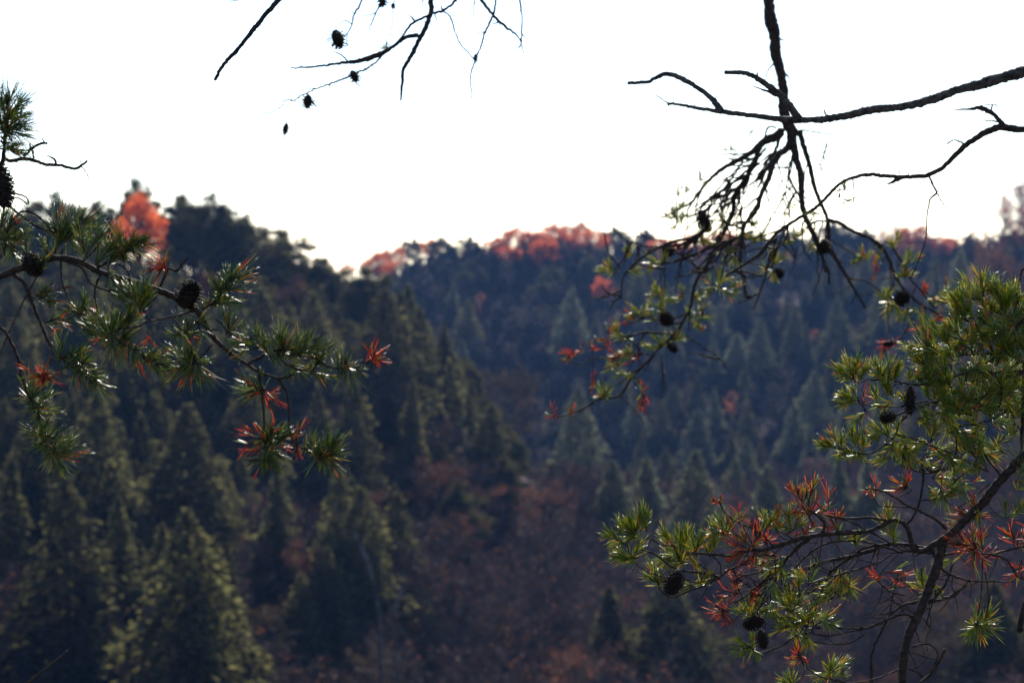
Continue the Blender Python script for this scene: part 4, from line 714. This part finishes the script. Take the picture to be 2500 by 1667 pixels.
b.T(4, '780,760,90,60 785,765,50,50', 'g', 7); b.T(4, '690,870,80,70 680,860,150,70 650,860,180,60', 'g', 7); b.T(4, '410,1090,100,60 420,1095,30,60 400,1080,160,50 490,1020,100,60 500,1030,170,50 510,1060,90,60 495,1110,200,60', 'g', 14)
b.T(4, '370,1120,100,70 360,1200,80,80 350,1240,120,90 370,1250,60,90 380,1240,0,90 340,1250,180,90 360,1290,230,80 380,1190,60,70 620,1250,90,70 610,1260,40,60 800,1290,20,60 1000,1030,90,40 1035,1185,200,60 985,1230,180,50', 'g', 18)
b.T(5, '320,380,180,90 340,370,120,80 450,385,0,80 440,270,150,80 430,280,60,80 590,330,150,90 600,340,210,90 620,330,60,80 700,60,100,90 740,95,80,90 670,70,160,90 860,200,100,90 880,200,50,90 900,210,170,80 980,120,80,80 1000,240,90,90 1010,260,0,80 1030,300,-60,80 990,290,180,80 1060,200,60,70 1140,120,60,70 1170,190,30,90 1200,190,80,80 1150,200,130,80', 'g', 24)
b.T(5, '1270,320,90,90 1290,330,40,90 1240,380,180,80 1270,400,-90,80 1390,180,100,90 1410,180,40,80 1370,210,190,80 900,440,120,90 960,420,90,90 990,430,30,80 920,480,200,80 980,490,-40,90 1020,500,-10,90 900,510,210,90 960,460,60,90 600,500,110,90 590,520,190,90 620,520,60,80 740,500,100,80 740,530,200,80 700,550,170,80 830,520,30,80 830,540,-60,80 1030,470,20,80', 'g', 24)
b.T(5, '490,610,150,100 520,620,60,90 480,630,200,90 560,650,120,90 630,580,100,90 610,600,160,80 780,650,90,80 840,620,60,90 850,650,0,80 810,670,-60,80 370,730,110,90 380,750,180,80 400,770,-10,80 610,790,120,90 590,810,200,80 640,800,80,80 700,770,60,80 720,770,10,80 560,820,160,80 430,870,90,80 420,850,180,80 350,910,150,90 340,930,210,80 380,920,60,70 430,980,-30,70 400,970,180,70 290,1090,120,90 300,1085,60,80 285,1095,200,70', 'g', 24)
b.T(5, '1780,290,120,80 1790,300,20,80 1770,310,200,80 1870,300,90,70 1960,220,60,90 1950,240,120,80 2020,390,90,80 2010,410,170,70 2040,400,10,70 1910,540,150,90 1920,530,90,80 1960,570,200,90 1970,590,-60,90 1940,600,230,80 2030,620,-90,80 2040,610,0,70 2120,660,90,80 2130,670,-60,80 2250,540,90,90 2240,560,180,80 2260,530,40,80 2180,540,0,80 2040,310,80,80 2070,310,30,80 2030,330,200,70', 'g', 24)
b.T(5, '450,650,170,80 440,655,220,70 460,640,130,70 320,750,90,80 300,780,170,80 310,790,240,80 95,870,90,80 90,870,150,80 85,880,200,70 100,880,30,70 165,830,90,50 160,840,180,50 225,825,100,55 230,830,0,50 350,860,130,80 360,870,220,80 380,870,-40,70 470,880,90,70 460,890,200,70 230,1000,90,60 230,1010,-90,60 225,1050,-100,60', 'r', 22)
b.T(5, '515,1060,100,70 515,1070,50,60 515,1130,-110,100 515,1130,-70,100 510,1110,-90,90 0,1185,100,70 5,1200,200,60 105,1190,70,70 110,1190,150,60 780,260,90,60 850,710,0,40 2140,490,120,70 2130,500,60,60 2260,455,100,50 2215,640,90,80 2225,640,-50,80 2210,650,200,70 1855,350,110,90 1860,360,-110,80 2100,710,200,90 2110,700,90,60', 'r', 20)
b.T(5, '1930,800,190,110 1920,800,230,110 1910,810,-100,110 1940,800,20,80', 'r', 26); b.C(5, 1925, 798, 36, 60, 190); b.T(5, '1480,240,220,70 1500,230,-100,70', 'g', 12)
b.done()

# --- curved branch from the right edge
b = Bough('curved_branch', 'slender rough dark branch sweeping down from the right edge across the spray', 'branch', 4.3, fat=1.12)
b.W(4, (70, 46, 40, 36, 34, 33, 30, 24, 22, 20, 18, 17, 16, 15, 14, 12), '3100,620 2700,760 2360,745 2290,740 2220,730 2140,755 2080,790 2010,840 1960,890 1880,965 1800,1005 1720,1015 1620,1015 1500,1005 1440,1005 1370,1020 1310,1045 1260,1085 1210,1140 1160,1190 1080,1240 1000,1290 930,1340 870,1410 820,1470 740,1520 640,1585')
b.W(4, (28, 22, 24, 12, 5), '2240,730 2200,680 2150,640 2090,620 2040,628 1950,628'); b.W(4, (12, 8, 5), '2160,640 2175,600 2210,618'); b.W(4, (6, 4), '2170,600 2100,605'); b.W(4, (10, 5), '2200,700 2150,692 2105,690'); b.W(4, (13, 9, 7), '2015,830 1970,808 1930,810 1910,830'); b.W(4, (26, 18, 6), '1650,1015 1600,1045 1562,1060'); b.W(4, (8, 3), '1635,1000 1635,968')
b.W(4, (11, 9, 7, 7, 6), '1805,1010 1830,1070 1850,1105 1810,1150 1795,1250 1785,1380 1750,1480 1720,1560 1700,1590', True); b.W(4, (6, 5, 5), '1850,1105 1862,1096 1874,1105 1872,1120 1855,1118'); b.W(4, (7, 5, 3), '1850,1105 1880,1160 1920,1210 1975,1262'); b.W(4, (4, 3), '1785,1388 1730,1392 1680,1400')
b.W(4, (6, 5, 4), '1370,1030 1375,1130 1355,1230'); b.T(4, '1320,1070,100,70 1330,1080,20,70 1310,1090,200,60 1340,1150,0,60 1320,1160,190,60 1290,1110,-90,50 1140,1220,-30,60 1140,1230,-120,60 1120,1210,200,40', 'g', 12)
b.W(4, (10, 8, 6), '1000,1290 980,1380 900,1450 870,1550'); b.done()

# --- the green pine on the right
b = Bough('pine_tree', 'green and red needled pine filling the right side, thick limb forking to a leaning trunk', 'pine tree', 3.5, nw=.00095)
b.W(7, (95, 85, 76, 70, 62, 56, 52, 50, 46, 36), '3300,-700 2800,-300 2500,-80 2370,20 2270,110 2190,200 2130,280 2060,350 1980,430 1900,490 1850,515')
b.W(7, (54, 52, 48, 46, 46, 46, 52, 56), '1905,500 1890,590 1850,700 1810,810 1760,920 1720,1010 1695,1120 1685,1290 1660,1500 1640,1900')
b.W(7, (20, 16, 12, 14, 18, 20, 22), '2000,760 1940,800 1850,822 1760,825 1680,850 1610,910 1570,990 1535,1060 1515,1150 1520,1290 1500,1500'); b.W(7, (14, 12, 11), '1850,822 1890,770 1940,690 1960,620')
b.W(7, (14, 13, 11, 8), '1745,905 1680,895 1610,920 1500,965 1400,970 1280,970 1200,968'); b.W(7, (9, 8, 7), '1480,1000 1400,1050 1300,1055 1200,1045'); b.W(7, (8, 7), '1470,975 1380,992 1300,1010 1200,1000')
b.W(7, (10, 9, 9), '1740,1070 1820,1055 1870,1090 1875,1140 1840,1200 1790,1270'); b.W(7, (20, 16, 15), '1920,1085 1880,1160 1840,1220 1780,1275 1700,1360'); b.W(7, (7, 6), '1740,1100 1820,1130 1870,1140'); b.W(7, (9, 8), '1720,1190 1770,1210 1800,1240'); b.W(7, (9, 7), '1670,1195 1580,1230 1500,1260')
b.W(7, (30, 28, 26, 24, 24, 26, 26, 22, 18, 14, 9), '1860,510 1800,545 1745,535 1740,500 1720,440 1690,395 1640,378 1590,400 1500,440 1380,448 1260,458 1180,468 1080,495 1000,520 930,540 830,545 740,572 640,565 530,560')
b.W(7, (26, 22, 20, 18, 14, 12), '1860,545 1740,520 1620,510 1500,550 1390,580 1250,610 1100,665 1000,690 940,700'); b.W(7, (22, 20, 18, 15, 12), '1190,470 1100,540 1010,640 940,700 860,770 800,815 765,832')
b.W(7, (16, 14, 13, 12, 9), '1620,510 1480,530 1400,590 1330,630 1260,700 1190,770 1060,790 960,785'); b.W(7, (9, 8, 6), '1630,560 1560,610 1470,640 1350,670 1200,720 1100,715')
b.W(7, (14, 12, 11, 10, 7), '690,690 650,680 560,665 480,655 420,630 340,570 280,545 200,530 140,490'); b.W(7, (9, 8, 7), '450,520 370,515 330,490 280,470'); b.W(7, (10, 9, 9, 8), '690,690 620,730 540,760 430,798 370,770 350,730 330,690'); b.W(7, (8, 8, 6), '690,700 560,720 500,700 430,700 380,690 290,660 220,610')
b.W(7, (14, 12, 10), '960,615 830,620 740,650 690,690'); b.W(7, (8, 8), '1000,570 930,572 870,570 740,575'); b.W(7, (10, 8), '920,660 800,690 760,720'); b.W(7, (10, 9, 9), '860,420 820,410 750,370 710,330 690,280'); b.W(7, (9, 8), '860,420 930,470 980,515')
b.W(7, (14, 12, 11, 10), '1930,430 1860,370 1760,320 1700,290 1620,240 1560,215 1480,210'); b.W(7, (9, 8, 8), '1760,310 1620,305 1560,300 1530,260'); b.W(7, (16, 14, 13), '1790,40 1800,150 1780,280 1740,370 1700,410'); b.T(7, '1520,240,110,70 1510,215,180,70 1530,250,60,80 1500,230,220,60', 'r', 16); b.T(7, '1540,200,90,90', 'r', 14)
b.W(7, (18, 14, 11, 9, 6), '1850,545 1900,640 1960,680 2060,710 2200,715 2300,718'); b.W(7, (14, 11), '1850,575 1960,560 2030,520 2080,505'); b.W(7, (8, 7), '2140,660 2160,810 2140,900 2110,960'); b.W(7, (8, 7, 6), '2125,600 2120,750 2100,900'); b.W(7, (14, 11, 9), '2060,560 2190,570 2260,600 2310,680 2350,700 2420,730'); b.W(7, (12, 10), '2450,500 2352,520 2200,560 2140,580')
b.W(7, (44, 40, 34), '2500,640 2380,800 2352,860 2335,930 2330,985'); b.W(7, (12, 9, 8, 7), '1240,780 1220,830 1200,930 1190,990 1110,1010 1020,1070 930,1100 880,1100'); b.W(7, (10, 8), '1300,630 1240,780 1210,870'); b.W(7, (8, 7), '960,790 900,860 850,900'); b.W(7, (9, 8), '1190,940 1100,950 1030,965 960,960')
b.W(7, (10, 8, 7), '1120,1100 1130,1130 1160,1180 1230,1230 1300,1250 1400,1270 1500,1262 1560,1300', True); b.W(7, (8, 7), '1700,790 1620,770 1560,720 1530,690'); b.W(7, (14, 12, 10), '1940,680 1920,730 1870,800 1830,820'); b.W(7, (8, 7), '2060,700 1990,780 1940,810 1850,818')
b.W(7, (16, 13, 11), '1600,380 1500,365 1350,370 1270,345 1220,330'); b.W(7, (18, 16, 13), '1250,456 1260,400 1220,350 1160,320'); b.W(7, (12, 10), '1690,560 1500,500 1300,500 1180,560 1100,640'); b.W(7, (10, 9), '1850,560 1700,545 1560,470 1430,400 1330,360'); b.W(7, (8, 7), '870,700 900,780 960,830 970,760 1000,690'); b.W(7, (8, 7), '760,640 790,700 850,740')
b.W(7, (8, 6), '1330,640 1300,740 1200,800 1240,820 1370,790 1420,740'); b.W(7, (8, 7), '640,565 690,620 695,690'); b.W(7, (7, 6), '530,600 620,650 690,690'); b.W(7, (10, 9), '980,640 940,720 930,800 890,890'); b.W(7, (7, 6), '1790,640 1800,740 1820,800'); b.W(7, (7, 6), '1190,560 1250,640 1300,650')
b.W(6, (24, 20, 18, 14, 12, 10), '1700,690 1560,720 1460,735 1370,740 1250,745 1160,735 1050,765 940,790 880,815 780,815 700,800 620,795 530,785'); b.W(6, (20, 18, 16, 13, 12, 12), '1460,745 1380,770 1330,775 1280,830 1210,890 1100,910 970,910 880,935 800,965 720,985 680,1000'); b.W(6, (9, 9, 8), '880,915 800,930 700,945 620,945 540,940 480,930')
b.W(6, (12, 11, 10, 8), '760,1000 710,1050 690,1110 640,1160 570,1210 520,1225 440,1215 370,1195 330,1190'); b.W(6, (30, 26, 22, 18), '1700,200 1520,350 1447,420 1400,500 1330,590 1270,660 1200,700'); b.W(6, (14, 11, 9), '1500,120 1440,140 1415,230 1405,330 1390,420 1370,500'); b.W(6, (24, 22, 22), '1480,500 1445,740 1440,1000 1430,1200')
b.W(6, (13, 12, 11), '1040,1080 1050,1200 1010,1290 900,1330 850,1270'); b.W(6, (10, 9, 9), '700,1110 780,1130 860,1160 940,1190 1000,1215 1050,1240 1240,1330'); b.W(6, (11, 10, 10), '680,1240 720,1290 800,1320 880,1335 980,1320 1040,1290'); b.W(6, (10, 9), '1350,960 1300,1000 1200,1040 1060,1060'); b.W(6, (13, 10), '1300,1340 1200,1200 1150,1000 1180,850'); b.W(6, (10, 9), '1240,1000 1300,950 1330,820'); b.W(6, (9, 8), '1330,590 1250,540 1180,500 1130,420'); b.W(6, (9, 8), '1300,640 1160,640 1050,650 960,640 880,620')
b.W(6, (9, 7), '1050,765 1000,690 920,600 850,590'); b.W(6, (9, 7), '1390,430 1300,380 1200,330 1150,290'); b.W(6, (8, 6), '1150,1300 1050,1380 950,1480 820,1500'); b.W(6, (9, 8), '1240,1400 1150,1480 1060,1540'); b.W(6, (8, 6), '1230,1330 1200,1230 1120,1180')
b.fan(7, (650, 420, 1850, 1000), 85, (200, 60), (80, 260), 7); b.fan(7, (1600, 400, 2352, 1200), 30, (230, 70), (90, 260), 7); b.fan(6, (700, 500, 1447, 1400), 45, (170, 60), (80, 220), 6)
b.C(6, 775, 912, 72, 175, -92); b.C(6, 645, 1008, 72, 100, 190); b.C(7, 437, 718, 100, 150, -115); b.C(7, 872, 938, 82, 118, 200); b.C(7, 920, 1030, 66, 112, -80)
b.T(6, '430,740,110,120 400,760,150,110 460,720,80,120 500,750,70,110 400,780,180,100 450,770,130,100 590,740,110,120 650,740,90,120 690,750,70,110 620,770,130,100 680,790,150,90 770,775,90,60 430,900,150,110 390,890,170,100 420,920,190,90 450,870,120,100 640,850,90,100 660,860,120,90 640,930,200,90 740,900,150,70 580,900,110,90', 'g', 46)
b.T(6, '500,890,80,100 520,900,60,90', 'r', 9); b.T(6, '300,1170,150,100 290,1180,170,90 340,1150,120,100 370,1160,90,100 440,1140,110,110 470,1150,80,100 500,1180,80,90 420,1215,180,110 380,1220,220,90 460,1230,200,90 480,1220,-60,80 480,1010,225,110 600,1090,150,110 640,1080,110,110 580,1110,190,90 680,1170,-80,110 640,1200,220,100 740,1170,-70,110 620,1260,190,90 560,1130,160,90 700,1060,100,90', 'g', 38)
b.T(6, '820,600,170,130 880,560,110,130 850,620,190,120 930,500,120,130 900,640,150,130 1080,400,130,130 1060,340,150,130 1120,330,100,130 1200,240,100,130 1150,270,130,120 1230,240,70,120 1300,280,100,130 1380,300,90,130 1340,320,60,130 1050,450,140,130 980,550,130,130 860,700,150,120 880,740,200,110 950,700,120,130 860,780,180,100', 'g', 46)
b.mass(6, '1130,270 1447,260 1500,900 1447,1000 1000,1010 870,880 860,700 850,610 960,560 1060,380', 125, (40, 200), (105, 150), 'g', 46)
b.mass(6, '900,880 1500,900 1480,1500 1300,1330 1100,1500 760,1540 850,1400 700,1250 720,1080', 70, (-80, 220), (95, 140), 'g', 34); b.mass(6, '900,400 1447,300 1447,1500 900,1400', 12, (0, 180), (70, 100), 'r', 9)
b.T(6, '740,1410,150,120 750,1420,90,110 720,1430,200,110 760,1400,60,100 960,1400,90,80', 'r', 26)
b.T(7, '120,480,140,110 100,470,170,90 150,440,100,110 210,420,110,110 240,400,80,120 270,400,70,120 200,440,130,110 230,470,190,100 280,390,100,120 160,500,200,90 170,570,160,110 200,590,190,110 220,560,60,100 150,590,170,80 390,470,110,90 420,480,140,80 440,560,120,120 470,530,90,130 500,500,75,130 450,590,190,120 500,580,60,110 550,520,110,120 570,510,70,110 420,580,200,110 470,610,210,90 540,590,-60,90', 'g', 44)
b.T(7, '690,430,140,120 680,450,180,120 700,410,100,120 740,420,70,120 720,460,200,100 660,490,100,100 650,520,70,100 620,540,110,90 930,380,110,90 960,400,60,90 1070,390,100,110 1100,420,40,110 1050,420,160,100 1110,390,70,100 1640,470,90,110 1610,440,130,100 1450,490,60,100 1420,500,150,90 1000,420,80,100 1340,470,90,80 1610,360,90,80', 'g', 34)
b.T(7, '1350,690,-80,120 1330,720,200,110 1380,730,-60,120 1300,760,190,110 1290,790,210,110 1360,760,60,100 340,690,110,110 320,700,150,90 360,720,60,80 560,730,20,110 590,710,60,90 500,740,190,90 850,870,100,120 880,860,60,110 830,890,160,110 910,880,20,100 1080,830,90,120 1060,850,150,110 1100,850,50,110 1090,880,-20,110 1160,910,30,120 1130,930,190,110 1070,940,150,120 1060,960,200,100 1180,900,80,110 1250,930,30,120 1270,940,-20,110 1160,1010,-70,100 1140,1020,180,90', 'g', 38)
b.T(7, '830,1060,150,110 820,1080,190,110 850,1090,210,100 860,1070,90,100 880,1100,-60,80 1020,620,-90,110 1000,640,200,110 1190,690,70,110 1170,700,150,100 1060,700,-80,110 960,600,190,110 980,740,-90,100 1290,1190,90,120 1310,1200,40,110 1270,1220,200,100 1080,1260,90,90 1060,1270,150,90 1340,1230,20,90 1890,760,-60,110 1810,770,150,110 1800,740,100,90 2250,330,90,110 2290,350,20,110 2330,320,60,90 1940,600,200,90 2100,350,-90,100 1100,960,-90,100 1000,930,120,100 1430,500,90,90 1120,730,90,90', 'g', 30)
b.T(7, '2100,940,90,110 2090,960,150,120 2110,960,200,120 2120,950,40,120 2130,960,-20,120 2100,970,-90,130 2080,970,230,120 2140,930,70,110 2110,980,-60,110', 'g', 30)
b.T(7, '1120,240,110,110 1090,230,130,110 1160,230,80,130 1190,220,70,130 1150,260,100,120 1180,290,90,110 1200,310,70,110 1130,310,150,110 1110,340,180,110 1090,330,200,100 1210,340,0,110 1170,350,120,110', 'r', 22)
b.T(7, '850,490,120,140 820,500,150,150 800,520,170,150 840,550,190,150 800,560,200,140 870,520,60,120 900,480,80,130 920,500,20,120 850,590,230,130 780,580,210,130 870,600,-110,120 900,600,-60,120 940,480,100,110 930,560,-30,110 880,440,110,110 820,470,100,120', 'r', 30)
b.T(7, '1150,430,110,110 1180,430,40,100 1130,450,200,90 1310,400,110,100 1330,380,60,100 1300,420,180,100 1280,270,90,110 760,700,110,110 770,720,80,100 740,770,160,110 750,790,190,110 780,750,90,90 860,790,-60,100 870,800,60,90 700,860,150,110 690,880,180,110 680,860,140,100 710,900,-70,110 720,880,200,110 730,930,190,90', 'r', 24)
b.T(7, '680,280,170,60 670,285,120,50 690,270,60,50 790,350,100,90 810,370,60,80 1000,340,90,80 1000,400,90,90 1110,1090,110,100 1130,1100,60,90 1120,1130,200,90 1100,1140,170,80 1140,1120,-60,90 1560,690,170,130 1540,690,130,110 1550,700,210,110 1640,650,20,110 1700,720,-30,110 1660,700,40,110 1670,750,190,90', 'r', 18)
b.T(7, '2080,340,110,140 2060,360,150,150 2050,350,170,140 2090,330,70,140 2110,360,0,110 2030,380,190,120 2060,520,110,140 2030,520,150,160 2010,510,170,150 2040,550,200,140 2100,510,60,130 2070,490,80,130 2080,570,-100,140 2110,570,-60,120 2150,570,20,120 2000,460,130,110 2120,500,100,130', 'r', 34)
b.T(7, '2290,460,100,120 2280,470,150,110 2340,490,60,120 2320,500,-40,110 2340,640,-90,120 2330,640,160,110 2290,690,220,100 2400,560,100,120 2380,430,120,110', 'r', 24)
b.done()
